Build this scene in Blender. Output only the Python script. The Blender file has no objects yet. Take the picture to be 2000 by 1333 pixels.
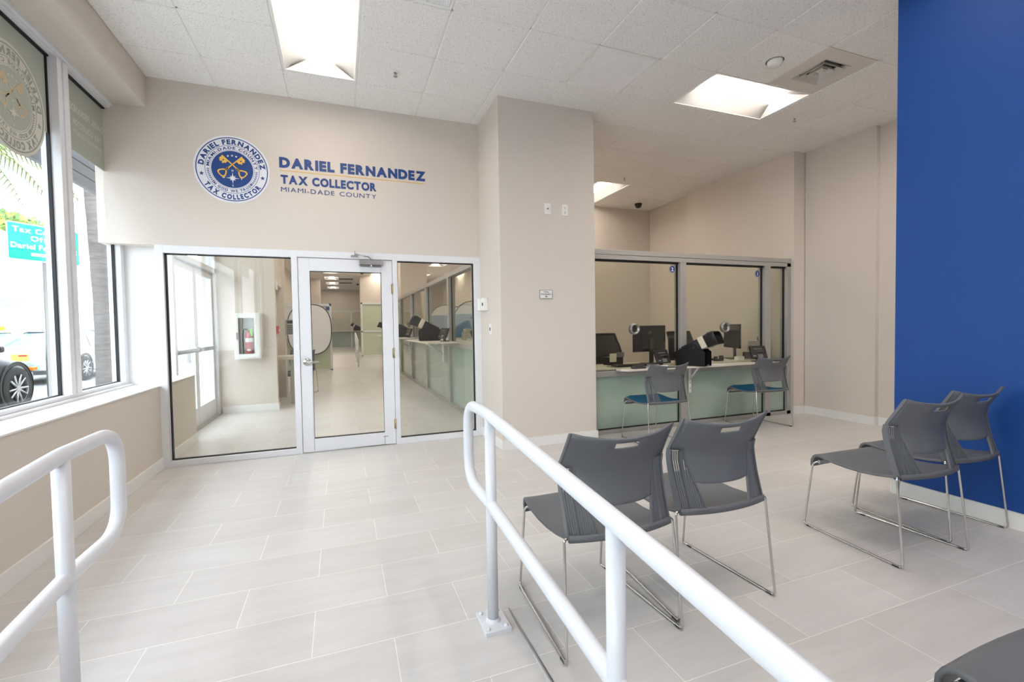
import bpy, math, random
from mathutils import Vector, Matrix
random.seed(7)
PI = math.pi
SC = bpy.context.scene
COL = SC.collection

# ------------------------------------------------------------------ camera
CAM_H = 1.24
f_px, yaw, pit, rol = 890.914, .358917992, -.0312844107, -.0160149404
fw = Vector((math.sin(yaw)*math.cos(pit), math.cos(yaw)*math.cos(pit), math.sin(pit)))
r0 = Vector((math.cos(yaw), -math.sin(yaw), 0)); u0 = r0.cross(fw)
rt = r0*math.cos(rol)+u0*math.sin(rol); up = -r0*math.sin(rol)+u0*math.cos(rol)
cam = bpy.data.cameras.new('camera'); camo = bpy.data.objects.new('camera', cam); COL.objects.link(camo)
cam.sensor_width = 36; cam.lens = f_px/2000*36; cam.clip_start = .02; cam.clip_end = 400
camo.matrix_world = Matrix(((rt.x, up.x, -fw.x, 0), (rt.y, up.y, -fw.y, 0), (rt.z, up.z, -fw.z, CAM_H), (0, 0, 0, 1)))
SC.camera = camo

# ------------------------------------------------------------------ world, exposure
SC.view_settings.view_transform = 'Standard'; SC.view_settings.look = 'None'
SC.view_settings.gamma = 1; SC.view_settings.use_curve_mapping = False
SC.view_settings.exposure = 1.15
W = bpy.data.worlds.new('sky'); SC.world = W; W.use_nodes = True
W.node_tree.nodes['Background'].inputs[0].default_value = (.84, .93, 1.04, 1)
W.node_tree.nodes['Background'].inputs[1].default_value = 4.0
LAMP_E = 9.5          # emission of the ceiling light lenses
LAMP_C = (1, .90, .80)
try:
    SC.cycles.max_bounces = 12; SC.cycles.transparent_max_bounces = 24
    SC.cycles.diffuse_bounces = 6; SC.cycles.glossy_bounces = 5
    SC.cycles.sample_clamp_indirect = 6
    SC.cycles.use_denoising = True
    SC.cycles.caustics_reflective = False; SC.cycles.caustics_refractive = False
except Exception:
    pass

# ------------------------------------------------------------------ materials
def lin(c):
    return tuple(((v/255)/12.92 if v/255 <= .04045 else ((v/255+.055)/1.055)**2.4) for v in c)
def newmat(name):
    m = bpy.data.materials.new(name); m.use_nodes = True
    return m, m.node_tree, m.node_tree.nodes['Principled BSDF']
def mat(name, rgb, rough=.5, metal=0, spec=.5, bump=None, coat=0, emis=None):
    """rgb in 0-255; bump = (scale, strength)"""
    m, nt, b = newmat(name)
    b.inputs['Base Color'].default_value = (*lin(rgb), 1)
    b.inputs['Roughness'].default_value = rough; b.inputs['Metallic'].default_value = metal
    b.inputs['Specular IOR Level'].default_value = spec
    if coat: b.inputs['Coat Weight'].default_value = coat; b.inputs['Coat Roughness'].default_value = .08
    if emis:
        b.inputs['Emission Color'].default_value = (*emis[0], 1); b.inputs['Emission Strength'].default_value = emis[1]
    tc = nt.nodes.new('ShaderNodeTexCoord')
    n = nt.nodes.new('ShaderNodeTexNoise'); n.inputs['Scale'].default_value = (bump or (40, 0))[0]; n.inputs['Detail'].default_value = 3
    nt.links.new(tc.outputs['Object'], n.inputs['Vector'])
    mr = nt.nodes.new('ShaderNodeMapRange'); mr.inputs[3].default_value = max(0, rough-.04); mr.inputs[4].default_value = min(1, rough+.04)
    nt.links.new(n.outputs['Fac'], mr.inputs[0]); nt.links.new(mr.outputs[0], b.inputs['Roughness'])
    if bump:
        bp = nt.nodes.new('ShaderNodeBump'); bp.inputs['Strength'].default_value = bump[1]; bp.inputs['Distance'].default_value = .002
        nt.links.new(n.outputs['Fac'], bp.inputs['Height']); nt.links.new(bp.outputs[0], b.inputs['Normal'])
    return m
def glassmat(name, tint=(.97, .985, .97), f0=.04, k=.85):
    """thin architectural glass: tinted see-through plus a mirror term that grows at grazing angles"""
    m = bpy.data.materials.new(name); m.use_nodes = True; nt = m.node_tree; nt.nodes.clear()
    o = nt.nodes.new('ShaderNodeOutputMaterial'); mx = nt.nodes.new('ShaderNodeMixShader')
    t = nt.nodes.new('ShaderNodeBsdfTransparent'); t.inputs[0].default_value = (*tint, 1)
    g = nt.nodes.new('ShaderNodeBsdfGlossy'); g.inputs['Roughness'].default_value = 0.01
    lw = nt.nodes.new('ShaderNodeLayerWeight'); lw.inputs[0].default_value = .5
    p = nt.nodes.new('ShaderNodeMath'); p.operation = 'POWER'; p.inputs[1].default_value = 5
    a = nt.nodes.new('ShaderNodeMath'); a.operation = 'MULTIPLY_ADD'; a.inputs[1].default_value = k; a.inputs[2].default_value = f0
    nt.links.new(lw.outputs['Facing'], p.inputs[0]); nt.links.new(p.outputs[0], a.inputs[0])
    nt.links.new(a.outputs[0], mx.inputs[0]); nt.links.new(t.outputs[0], mx.inputs[1]); nt.links.new(g.outputs[0], mx.inputs[2])
    nt.links.new(mx.outputs[0], o.inputs[0])
    return m

def tile_floor_mat():
    m, nt, b = newmat('porcelain_floor_tile')
    N = nt.nodes.new; L = nt.links.new
    tc = N('ShaderNodeTexCoord'); mp = N('ShaderNodeMapping'); mp.inputs['Location'].default_value = (-.17, -1.85, 0)
    L(tc.outputs['Object'], mp.inputs[0])
    br = N('ShaderNodeTexBrick'); br.offset = .5; br.offset_frequency = 2; br.squash = 1
    br.inputs['Scale'].default_value = 1; br.inputs['Brick Width'].default_value = .61; br.inputs['Row Height'].default_value = .305
    br.inputs['Mortar Size'].default_value = .0016; br.inputs['Mortar Smooth'].default_value = .25; br.inputs['Bias'].default_value = 0
    br.inputs['Color1'].default_value = (*lin((211, 208, 206)), 1); br.inputs['Color2'].default_value = (*lin((205, 201, 198)), 1)
    br.inputs['Mortar'].default_value = (*lin((244, 241, 236)), 1)
    L(mp.outputs[0], br.inputs['Vector'])
    # long soft veins running along the tile, shifted from tile to tile
    mp2 = N('ShaderNodeMapping'); mp2.inputs['Scale'].default_value = (1.3, 7, 1); L(tc.outputs['Object'], mp2.inputs[0])
    no = N('ShaderNodeTexNoise'); no.inputs['Scale'].default_value = 1.6; no.inputs['Detail'].default_value = 9; no.inputs['Roughness'].default_value = .68
    no.inputs['Distortion'].default_value = .5
    L(mp2.outputs[0], no.inputs['Vector'])
    cr = N('ShaderNodeValToRGB'); cr.color_ramp.elements[0].position = .34; cr.color_ramp.elements[1].position = .66
    cr.color_ramp.elements[0].color = (.80, .78, .765, 1); cr.color_ramp.elements[1].color = (1, 1, 1, 1)
    L(no.outputs['Fac'], cr.inputs[0])
    mu = N('ShaderNodeMix'); mu.data_type = 'RGBA'; mu.blend_type = 'MULTIPLY'; mu.inputs[0].default_value = .45
    L(br.outputs['Color'], mu.inputs[6]); L(cr.outputs[0], mu.inputs[7]); L(mu.outputs[2], b.inputs['Base Color'])
    mr = N('ShaderNodeMapRange'); mr.inputs[3].default_value = .30; mr.inputs[4].default_value = .46
    L(no.outputs['Fac'], mr.inputs[0]); L(mr.outputs[0], b.inputs['Roughness'])
    b.inputs['Specular IOR Level'].default_value = .5
    bp = N('ShaderNodeBump'); bp.inputs['Strength'].default_value = .25; bp.inputs['Distance'].default_value = .0012; bp.invert = True
    L(br.outputs['Fac'], bp.inputs['Height']); L(bp.outputs[0], b.inputs['Normal'])
    return m

def ceil_tile_mat():
    m, nt, b = newmat('fissured_ceiling_tile')
    N = nt.nodes.new; L = nt.links.new
    tc = N('ShaderNodeTexCoord')
    no = N('ShaderNodeTexNoise'); no.inputs['Scale'].default_value = 105; no.inputs['Detail'].default_value = 4; no.inputs['Roughness'].default_value = .62
    no.inputs['Distortion'].default_value = .8
    L(tc.outputs['Object'], no.inputs['Vector'])
    cr = N('ShaderNodeValToRGB'); e = cr.color_ramp.elements
    e[0].position = .37; e[1].position = .44; e[0].color = (*lin((206, 202, 198)), 1); e[1].color = (*lin((240, 238, 235)), 1)
    L(no.outputs['Fac'], cr.inputs[0]); L(cr.outputs[0], b.inputs['Base Color'])
    b.inputs['Roughness'].default_value = .95; b.inputs['Specular IOR Level'].default_value = .1
    bp = N('ShaderNodeBump'); bp.inputs['Strength'].default_value = .5; bp.inputs['Distance'].default_value = .002
    L(no.outputs['Fac'], bp.inputs['Height']); L(bp.outputs[0], b.inputs['Normal'])
    return m

def bark_mat():
    m, nt, b = newmat('palm_bark')
    N = nt.nodes.new; L = nt.links.new
    tc = N('ShaderNodeTexCoord'); mp = N('ShaderNodeMapping'); mp.inputs['Scale'].default_value = (3, 3, 22); L(tc.outputs['Object'], mp.inputs[0])
    no = N('ShaderNodeTexNoise'); no.inputs['Scale'].default_value = 1.5; no.inputs['Detail'].default_value = 6; L(mp.outputs[0], no.inputs['Vector'])
    cr = N('ShaderNodeValToRGB'); cr.color_ramp.elements[0].position = .3; cr.color_ramp.elements[1].position = .7
    cr.color_ramp.elements[0].color = (*lin((74, 66, 62)), 1); cr.color_ramp.elements[1].color = (*lin((112, 105, 101)), 1)
    L(no.outputs['Fac'], cr.inputs[0]); L(cr.outputs[0], b.inputs['Base Color']); b.inputs['Roughness'].default_value = .9
    return m
def rib_mat(name, rgb, scale, axis='X'):
    """fine straight corrugation or mesh weave"""
    m, nt, b = newmat(name)
    N = nt.nodes.new; L = nt.links.new
    tc = N('ShaderNodeTexCoord'); wv = N('ShaderNodeTexWave'); wv.bands_direction = axis; wv.inputs['Scale'].default_value = scale
    L(tc.outputs['Object'], wv.inputs['Vector'])
    mx = N('ShaderNodeMix'); mx.data_type = 'RGBA'; c = lin(rgb)
    mx.inputs[6].default_value = (*[v*.55 for v in c], 1); mx.inputs[7].default_value = (*c, 1)
    L(wv.outputs['Fac'], mx.inputs[0]); L(mx.outputs[2], b.inputs['Base Color']); b.inputs['Roughness'].default_value = .6
    bp = N('ShaderNodeBump'); bp.inputs['Strength'].default_value = .4; L(wv.outputs['Fac'], bp.inputs['Height']); L(bp.outputs[0], b.inputs['Normal'])
    return m
def film_mat():
    m, nt, b = newmat('frosted_window_film')
    N = nt.nodes.new; L = nt.links.new
    b.inputs['Base Color'].default_value = (*lin((176, 180, 168)), 1); b.inputs['Roughness'].default_value = .8
    o = nt.nodes['Material Output']; mx = N('ShaderNodeMixShader'); mx.inputs[0].default_value = .10
    tr = N('ShaderNodeBsdfTranslucent'); tr.inputs[0].default_value = (*lin((170, 180, 165)), 1)
    L(b.outputs[0], mx.inputs[1]); L(tr.outputs[0], mx.inputs[2]); L(mx.outputs[0], o.inputs[0])
    return m

M = dict(
    wall=mat('beige_wall_paint', (216, 207, 197), .75, spec=.3, bump=(160, .08)),
    white=mat('white_trim_paint', (232, 231, 228), .45),
    blue=mat('royal_blue_wall_paint', (18, 68, 140), .55, spec=.35, bump=(160, .1)),
    alu=mat('white_aluminium', (228, 229, 232), .38, spec=.5),
    alug=mat('clear_anodised_aluminium', (176, 174, 170), .38, metal=.35),
    gasket=mat('black_gasket', (16, 16, 18), .6),
    glass=glassmat('clear_glass'),
    sglass=glassmat('storefront_glass', (.975, .983, .966), .045),
    bglass=glassmat('booth_glass', (.955, .97, .925), .05),
    wglass=glassmat('window_glass', (.98, .99, .985), .03),
    green=mat('frosted_green_glass', (160, 180, 166), .16, spec=.6, coat=.5),
    pgreen=mat('pale_green_glass', (196, 206, 182), .2, spec=.5),
    lens=mat('light_lens', (255, 255, 255), .4, emis=(LAMP_C, LAMP_E)),
    reflector=mat('light_reflector', (240, 239, 236), .5),
    plastic=mat('white_plastic', (236, 235, 230), .4),
    rail=mat('white_painted_steel', (218, 220, 225), .35, spec=.5, coat=.15),
    chair=mat('grey_polymer', (104, 106, 110), .52, spec=.35, bump=(420, .25)),
    cushion=mat('blue_upholstery', (34, 84, 116), .9, spec=.1, bump=(500, .6)),
    chrome=mat('chrome', (205, 203, 200), .14, metal=1),
    steel=mat('brushed_steel', (170, 170, 172), .3, metal=.9),
    black=mat('black_plastic', (22, 22, 24), .42),
    satin=mat('black_satin_metal', (14, 14, 15), .5, spec=.3),
    dgrey=mat('dark_grey_plastic', (58, 56, 58), .45),
    screen=mat('dark_screen', (12, 13, 22), .12, spec=.6),
    beige=mat('beige_plastic', (214, 203, 182), .45),
    paper=mat('paper', (240, 239, 234), .8),
    laminate=mat('pale_laminate', (222, 214, 202), .35),
    brass=mat('brass', (190, 168, 130), .3, metal=1),
    navy=mat('navy_vinyl', (30, 68, 132), .5),
    gold=mat('gold_vinyl', (238, 190, 84), .5),
    offwhite=mat('white_vinyl', (232, 232, 238), .5),
    cream=mat('cream_vinyl', (206, 204, 190), .6),
    dcream=mat('grey_vinyl', (150, 154, 146), .6),
    tcream=mat('tan_vinyl', (196, 176, 142), .6),
    red=mat('red_enamel', (188, 26, 26), .3, coat=.4),
    lime=mat('lime_tag', (130, 215, 60), .6),
    meshback=rib_mat('chair_mesh', (62, 58, 52), 90, 'Z'),
    grillew=mat('white_grille', (250, 250, 252), .5),
    grille=rib_mat('perforated_grille', (226, 226, 228), 26, 'X'),
    bdwhite=mat('white_backdrop_cloth', (240, 243, 248), .8),
    bdblue=mat('blue_backdrop_cloth', (126, 168, 214), .8),  # colour of the blue reflection painted on the oval backdrops
    floor=tile_floor_mat(), ctile=ceil_tile_mat(), bark=bark_mat(), film=film_mat(),
    concrete=mat('pale_concrete', (196, 194, 190), .9, bump=(6, .5)),
    asphalt=mat('asphalt', (128, 128, 130), .9, bump=(30, .8)),
    facade=mat('white_stucco', (232, 230, 226), .85, bump=(3, .3)),
    ventp=mat('beige_vent_panel', (214, 208, 200), .5),
    bluewin=mat('pale_blue_glazing', (168, 196, 204), .15, spec=.6),
    leaf=mat('hedge_leaf', (96, 128, 64), .7), leafy=mat('yellow_green_leaf', (186, 178, 62), .7),
    frond=mat('palm_frond', (120, 140, 62), .6),
    carw=mat('white_car_paint', (238, 238, 240), .25, coat=.8), card=mat('dark_plum_car_paint', (34, 28, 38), .4, spec=.3),
    cary=mat('cream_car_paint', (236, 226, 178), .3, coat=.6),
    carglass=mat('tinted_car_glass', (60, 72, 82), .08, spec=.8), tyre=mat('tyre_rubber', (34, 34, 36), .8),
    taill=mat('red_lamp', (196, 24, 40), .2), amber=mat('amber_lamp', (240, 130, 30), .2),
    signg=mat('green_sign', (0, 168, 140), .5), louver=mat('grey_awning_metal', (104, 104, 110), .6),
)

# ------------------------------------------------------------------ mesh helpers
def fillet(pts, r, n=6):
    pts = [Vector(p) for p in pts]; out = [pts[0]]
    for i in range(1, len(pts)-1):
        a, b, c = pts[i-1], pts[i], pts[i+1]
        rr = r[i] if isinstance(r, (list, tuple)) else r
        d1 = (a-b); d2 = (c-b); l = min(rr, d1.length*.49, d2.length*.49)
        p, q = b+d1.normalized()*l, b+d2.normalized()*l
        for k in range(n+1):
            t = k/n; out.append(p*(1-t)**2+b*2*t*(1-t)+q*t*t)
    out.append(pts[-1]); return out

class MB:
    def __init__(s): s.v = []; s.f = []; s.mi = []; s.sm = []
    def add(s, vs, fs, mi=0, smooth=False):
        o = len(s.v); s.v += [tuple(p) for p in vs]
        for f in fs: s.f.append([i+o for i in f]); s.mi.append(mi); s.sm.append(smooth)
        return s
    def box(s, x0, x1, y0, y1, z0, z1, mi=0, m=None):
        vs = [Vector((x, y, z)) for z in (z0, z1) for y in (y0, y1) for x in (x0, x1)]
        if m is not None: vs = [m @ p for p in vs]
        return s.add(vs, [(0, 2, 3, 1), (4, 5, 7, 6), (0, 1, 5, 4), (2, 6, 7, 3), (0, 4, 6, 2), (1, 3, 7, 5)], mi)
    def tube(s, pts, r, n=12, mi=0, closed=False, caps=True, smooth=True):
        pts = [Vector(p) for p in pts]; N = len(pts); rs = r if isinstance(r, (list, tuple)) else [r]*N
        t0 = (pts[1]-pts[0]).normalized(); ref = Vector((0, 0, 1)) if abs(t0.z) < .9 else Vector((1, 0, 0))
        nrm = t0.cross(ref).normalized(); vs = []
        for i in range(N):
            if closed: t = (pts[(i+1) % N]-pts[i-1]).normalized()
            else: t = (pts[min(i+1, N-1)]-pts[max(i-1, 0)]).normalized()
            nrm = (nrm - t*nrm.dot(t)).normalized(); b = t.cross(nrm)
            for k in range(n):
                a = 2*PI*k/n; vs.append(pts[i]+(nrm*math.cos(a)+b*math.sin(a))*rs[i])
        fs = []
        for i in range(N if closed else N-1):
            j = (i+1) % N
            for k in range(n): fs.append((i*n+k, j*n+k, j*n+(k+1) % n, i*n+(k+1) % n))
        o = len(s.v); s.add(vs, fs, mi, smooth)
        if caps and not closed:
            s.f.append([o+k for k in range(n)]); s.mi.append(mi); s.sm.append(False)
            s.f.append([o+(N-1)*n+k for k in reversed(range(n))]); s.mi.append(mi); s.sm.append(False)
        return s
    def cyl(s, p, q, r, n=24, mi=0, r2=None):
        return s.tube([p, q], [r, r2 if r2 is not None else r], n, mi)
    def prism(s, poly, ax, a, b, mi=0, smooth=False):
        """poly: 2D outline; ax 'x': (y,z) swept in x; 'y': (x,z) swept in y; 'z': (x,y) swept in z"""
        f = {'x': lambda p, t: (t, p[0], p[1]), 'y': lambda p, t: (p[0], t, p[1]), 'z': lambda p, t: (p[0], p[1], t)}[ax]
        n = len(poly); vs = [f(p, a) for p in poly]+[f(p, b) for p in poly]
        s.add(vs, [tuple(range(n)), tuple(reversed(range(n, 2*n)))], mi)
        o = len(s.v)-2*n
        for i in range(n):
            j = (i+1) % n; s.f.append([o+i, o+j, o+n+j, o+n+i]); s.mi.append(mi); s.sm.append(smooth)
        return s
    def grid(s, rows, mi=0, smooth=True, skip=None):
        o = len(s.v); n = len(rows[0])
        for r in rows: s.v += [tuple(p) for p in r]
        for i in range(len(rows)-1):
            for j in range(n-1):
                if skip and skip(i, j): continue
                s.f.append([o+i*n+j, o+i*n+j+1, o+(i+1)*n+j+1, o+(i+1)*n+j]); s.mi.append(mi); s.sm.append(smooth)
        return s
    def lathe(s, prof, n=28, c=(0, 0, 0), axis='z', mi=0):
        rows = []
        for r, h in prof:
            row = []
            for k in range(n+1):
                a = 2*PI*k/n; x, y = r*math.cos(a), r*math.sin(a)
                p = {'z': (x, y, h), 'y': (x, h, y), 'x': (h, x, y)}[axis]
                row.append((c[0]+p[0], c[1]+p[1], c[2]+p[2]))
            rows.append(row)
        return s.grid(rows, mi)
    def ring(s, c, ri, ro, y, n=64, mi=0, th=.0012, ax='y'):
        """flat ring/disc lying in the xz plane (facing -y), centre c=(x,z)"""
        vs = []
        for rr in (ri, ro):
            for k in range(n):
                a = 2*PI*k/n; vs.append((c[0]+rr*math.cos(a), y, c[1]+rr*math.sin(a)))
        if ri <= 0: return s.prism([(c[0]+ro*math.cos(2*PI*k/n), c[1]+ro*math.sin(2*PI*k/n)) for k in range(n)], 'y', y, y+th, mi)
        m = len(vs); vs += [(v[0], v[1]+th, v[2]) for v in vs]
        fs = [(k, (k+1) % n, n+(k+1) % n, n+k) for k in range(n)]
        fs += [(n+k, n+(k+1) % n, m+n+(k+1) % n, m+n+k) for k in range(n)]
        fs += [(k, m+k, m+(k+1) % n, (k+1) % n) for k in range(n)]
        return s.add(vs, fs, mi)
    def build(s, name, mats, parent=None, bevel=0, solid=0, sub=0, loc=None, segs=2):
        me = bpy.data.meshes.new(name); me.from_pydata(s.v, [], s.f); me.update()
        for m_ in (mats if isinstance(mats, (list, tuple)) else [mats]): me.materials.append(m_)
        me.polygons.foreach_set('material_index', s.mi); me.polygons.foreach_set('use_smooth', s.sm)
        import bmesh
        bm = bmesh.new(); bm.from_mesh(me); bmesh.ops.remove_doubles(bm, verts=bm.verts, dist=1e-6)
        bmesh.ops.recalc_face_normals(bm, faces=bm.faces); bm.to_mesh(me); bm.free()
        o = bpy.data.objects.new(name, me); COL.objects.link(o)
        if parent is not None: o.parent = parent
        if loc is not None: o.location = loc
        if solid:
            md = o.modifiers.new('solid', 'SOLIDIFY'); md.thickness = solid; md.offset = 0
        if bevel:
            md = o.modifiers.new('bevel', 'BEVEL'); md.width = bevel; md.segments = segs; md.limit_method = 'ANGLE'
            md.harden_normals = False
        if sub:
            md = o.modifiers.new('sub', 'SUBSURF'); md.levels = sub; md.render_levels = sub
        return o

def thing(name, label, cat, loc=(0, 0, 0), rz=0, group=None, kind=None):
    o = bpy.data.objects.new(name, None); COL.objects.link(o); o.empty_display_size = .1
    o.location = loc; o.rotation_euler = (0, 0, rz)
    return tag(o, label, cat, group, kind)
def tag(o, label=None, cat=None, group=None, kind=None):
    if label: o['label'] = label
    if cat: o['category'] = cat
    if group: o['group'] = group
    if kind: o['kind'] = kind
    return o
def struct(o): o['kind'] = 'structure'; return o
def sthing(name, loc=(0, 0, 0), rz=0):
    o = bpy.data.objects.new(name, None); COL.objects.link(o); o.location = loc; o.rotation_euler = (0, 0, rz); o['kind'] = 'structure'; return o
def dup(root, loc, rz=0, label=None, group=None, scale=None):
    r = root.copy(); COL.objects.link(r); r.location = loc; r.rotation_euler = (0, 0, rz)
    if label: r['label'] = label
    if group: r['group'] = group
    if scale: r.scale = scale
    def rec(src, dst):
        for ch in list(src.children):
            c = ch.copy(); COL.objects.link(c); c.parent = dst; rec(ch, c)
    rec(root, r); return r

# text -> mesh
_tc = {}
def glyph(ch, bold):
    k = (ch, bold)
    if k in _tc: return _tc[k]
    def dims(t):
        cu = bpy.data.curves.new('t', 'FONT'); cu.body = t; cu.size = 1; cu.offset = bold; cu.resolution_u = 3
        o = bpy.data.objects.new('t', cu); COL.objects.link(o)
        dg = bpy.context.evaluated_depsgraph_get(); me = bpy.data.meshes.new_from_object(o.evaluated_get(dg))
        vs = [tuple(v.co) for v in me.vertices]; fs = [tuple(p.vertices) for p in me.polygons]
        bpy.data.objects.remove(o); bpy.data.curves.remove(cu); bpy.data.meshes.remove(me); return vs, fs
    if ch == ' ': _tc[k] = ([], [], 0, .28); return _tc[k]
    vs, fs = dims(ch); x0 = min(v[0] for v in vs); x1 = max(v[0] for v in vs)
    _tc[k] = ([(v[0]-x0, v[1]) for v in vs], fs, x1-x0, x1-x0); return _tc[k]
def line_layout(t, bold, gap):
    x = 0; out = []
    for ch in t:
        vs, fs, w, adv = glyph(ch, bold)
        out.append((ch, x, w)); x += adv+gap
    return out, x-gap
CAP = .73   # cap height of the default face at size 1
def text_line(mb, t, x0, x1, z, h, y, bold=.0, gap=.07, mi=0, th=.0015, mp=None, kx=None):
    """flat lettering in the xz plane facing -y, spanning x0..x1, baseline z, cap height h; mp maps (x,z)->point"""
    lay, wd = line_layout(t, bold, gap); s = h/CAP; sx = (x1-x0)/wd if x1 is not None else s*(kx or 1)
    mp = mp or (lambda x, zz, d: (x, y-d, zz))
    for ch, x, w in lay:
        vs, fs, _, _ = glyph(ch, bold)
        if not vs: continue
        mb.add([mp(x0+(x+v[0])*sx, z+v[1]*s, th) for v in vs], fs, mi)
def text_arc(mb, t, c, r, h, a_mid, y, bold=0, gap=.09, inward=False, kx=1.0, mi=0, th=.0015, span=None, mirror=1):
    """lettering round a circle. a_mid: angle of the middle, clockwise from the top. inward: read along the bottom"""
    lay, wd = line_layout(t, bold, gap); s = h/CAP
    k = kx if span is None else span*r/(wd*s)
    for ch, x, w in lay:
        vs, fs, _, _ = glyph(ch, bold)
        if not vs: continue
        xm = (x+w/2-wd/2)*s*k; a = a_mid+(xm/r if not inward else -xm/r)
        out = []
        for v in vs:
            dx = (v[0]-w/2)*s*k; dz = v[1]*s
            if inward: px = c[0]+mirror*(math.sin(a)*(r+h-dz) - math.cos(a)*dx) ; pz = c[1]+math.cos(a)*(r+h-dz)+math.sin(a)*dx
            else: px = c[0]+mirror*(math.sin(a)*(r+dz)+math.cos(a)*dx); pz = c[1]+math.cos(a)*(r+dz)-math.sin(a)*dx
            out.append((px, y-th, pz))
        mb.add(out, fs, mi)
def star(mb, c, R, y, n=5, mi=0, ri=.42, rot=0):
    mb.prism([(c[0]+(R if k % 2 == 0 else R*ri)*math.sin(rot+PI*k/n), c[1]+(R if k % 2 == 0 else R*ri)*math.cos(rot+PI*k/n)) for k in range(2*n)], 'y', y-.001, y, mi)

# ------------------------------------------------------------------ shell
CZ = 3.52; YA = 4.99; XL = -1.55; XG = -1.83
YB = -3.6            # back of the room, behind the camera
RY = 1.86            # ramp starts here and falls 1:12 towards the camera
def ramp_z(y): return -(RY-max(y, -1.5))/12 if y < RY else 0
# floors
mb = MB(); mb.box(-1.83, .66, RY, YA, -.2, 0); mb.box(.66, 6.1, YB, YA, -.2, 0); mb.box(-1.83, 6.1, YA, 14.6, -.2, 0)
struct(mb.build('floor', M['floor']))
mb = MB(); mb.prism([(RY, 0), (-1.5, ramp_z(-1.5)), (YB, ramp_z(-1.5)), (YB, -.5), (RY, -.5)], 'x', -1.83, .66)
struct(mb.build('floor', M['floor']))
mb = MB(); mb.prism([(RY, .0015), (YB, .0015), (YB, -.010), (RY, -.010)], 'x', .6585, .664)
struct(mb.build('trim_1', M['steel']))
# walls of the hall
mb = MB(); mb.box(XG-.12, XL, YB, 5.2, -.5, .745); struct(mb.build('wall_left', M['wall']))
mb = MB(); mb.box(XG-.12, XL+.008, YB, 5.2, .745, .757); struct(mb.build('trim_2', M['white'], bevel=.003))
mb = MB(); mb.box(XG-.12, -1.565, YB, YA+.15, 3.245, CZ+.1); struct(mb.build('wall_soffit', M['wall']))
mb = MB(); mb.box(XG-.12, 1.5, YA, YA+.14, 2.03, CZ+.1); struct(mb.build('wall_front', M['wall']))
mb = MB(); mb.box(1.5, 2.58, 4.30, YA+.2, 0, CZ+.1); struct(mb.build('wall_column', M['wall'], bevel=.003))
mb = MB(); mb.box(5.9, 6.02, 3.53, 4.40, 0, CZ+.1); mb.box(5.96, 6.1, YB, 3.53, 0, CZ+.1)
mb.box(5.70, 6.1, 4.41, 6.40, 0, CZ+.1); mb.box(5.86, 6.1, 6.40, 7.8, 0, CZ+.1)
struct(mb.build('wall_right', M['wall']))
mb = MB(); mb.box(2.7, 6.1, 7.65, 7.8, 0, CZ+.1); struct(mb.build('wall_booth_back', M['wall']))
mb = MB(); mb.box(2.6, 2.7, 4.6, 7.8, 0, CZ+.1); struct(mb.build('wall_booth_left', M['wall']))
mb = MB(); mb.box(3.70, 3.83, YB, 2.085, 0, CZ+.1); struct(mb.build('wall_blue', M['blue']))
mb = MB(); mb.box(XG-.12, 6.1, YB-.12, YB, -.5, CZ+.1); struct(mb.build('wall_back', M['wall']))
# baseboards
def baseboard(name, segs, z=.1, m=None):
    mb = MB()
    for x0, x1, y0, y1 in segs: mb.box(x0, x1, y0, y1, 0, z)
    struct(mb.build(name, M['white'], bevel=.003))
mb = MB(); mb.prism([(YA, 0), (YA, .1), (RY, .1), (-1.5, .1+ramp_z(-1.5)), (-1.5, ramp_z(-1.5)), (RY, 0)], 'x', XL, XL+.014); struct(mb.build('baseboard_left', M['white'], bevel=.002))
baseboard('baseboard_column', [(1.486, 1.5, 4.286, YA), (1.486, 2.594, 4.286, 4.30), (2.58, 2.594, 4.30, 4.44)])
baseboard('baseboard_right', [(5.886, 5.9, 3.516, 4.396), (5.886, 5.96, 3.516, 3.53), (5.946, 5.96, YB, 3.52), (5.69, 5.9, 4.396, 4.41)])
baseboard('baseboard_blue', [(3.686, 3.70, YB, 2.099), (3.686, 3.844, 2.085, 2.099)], .1)

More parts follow.
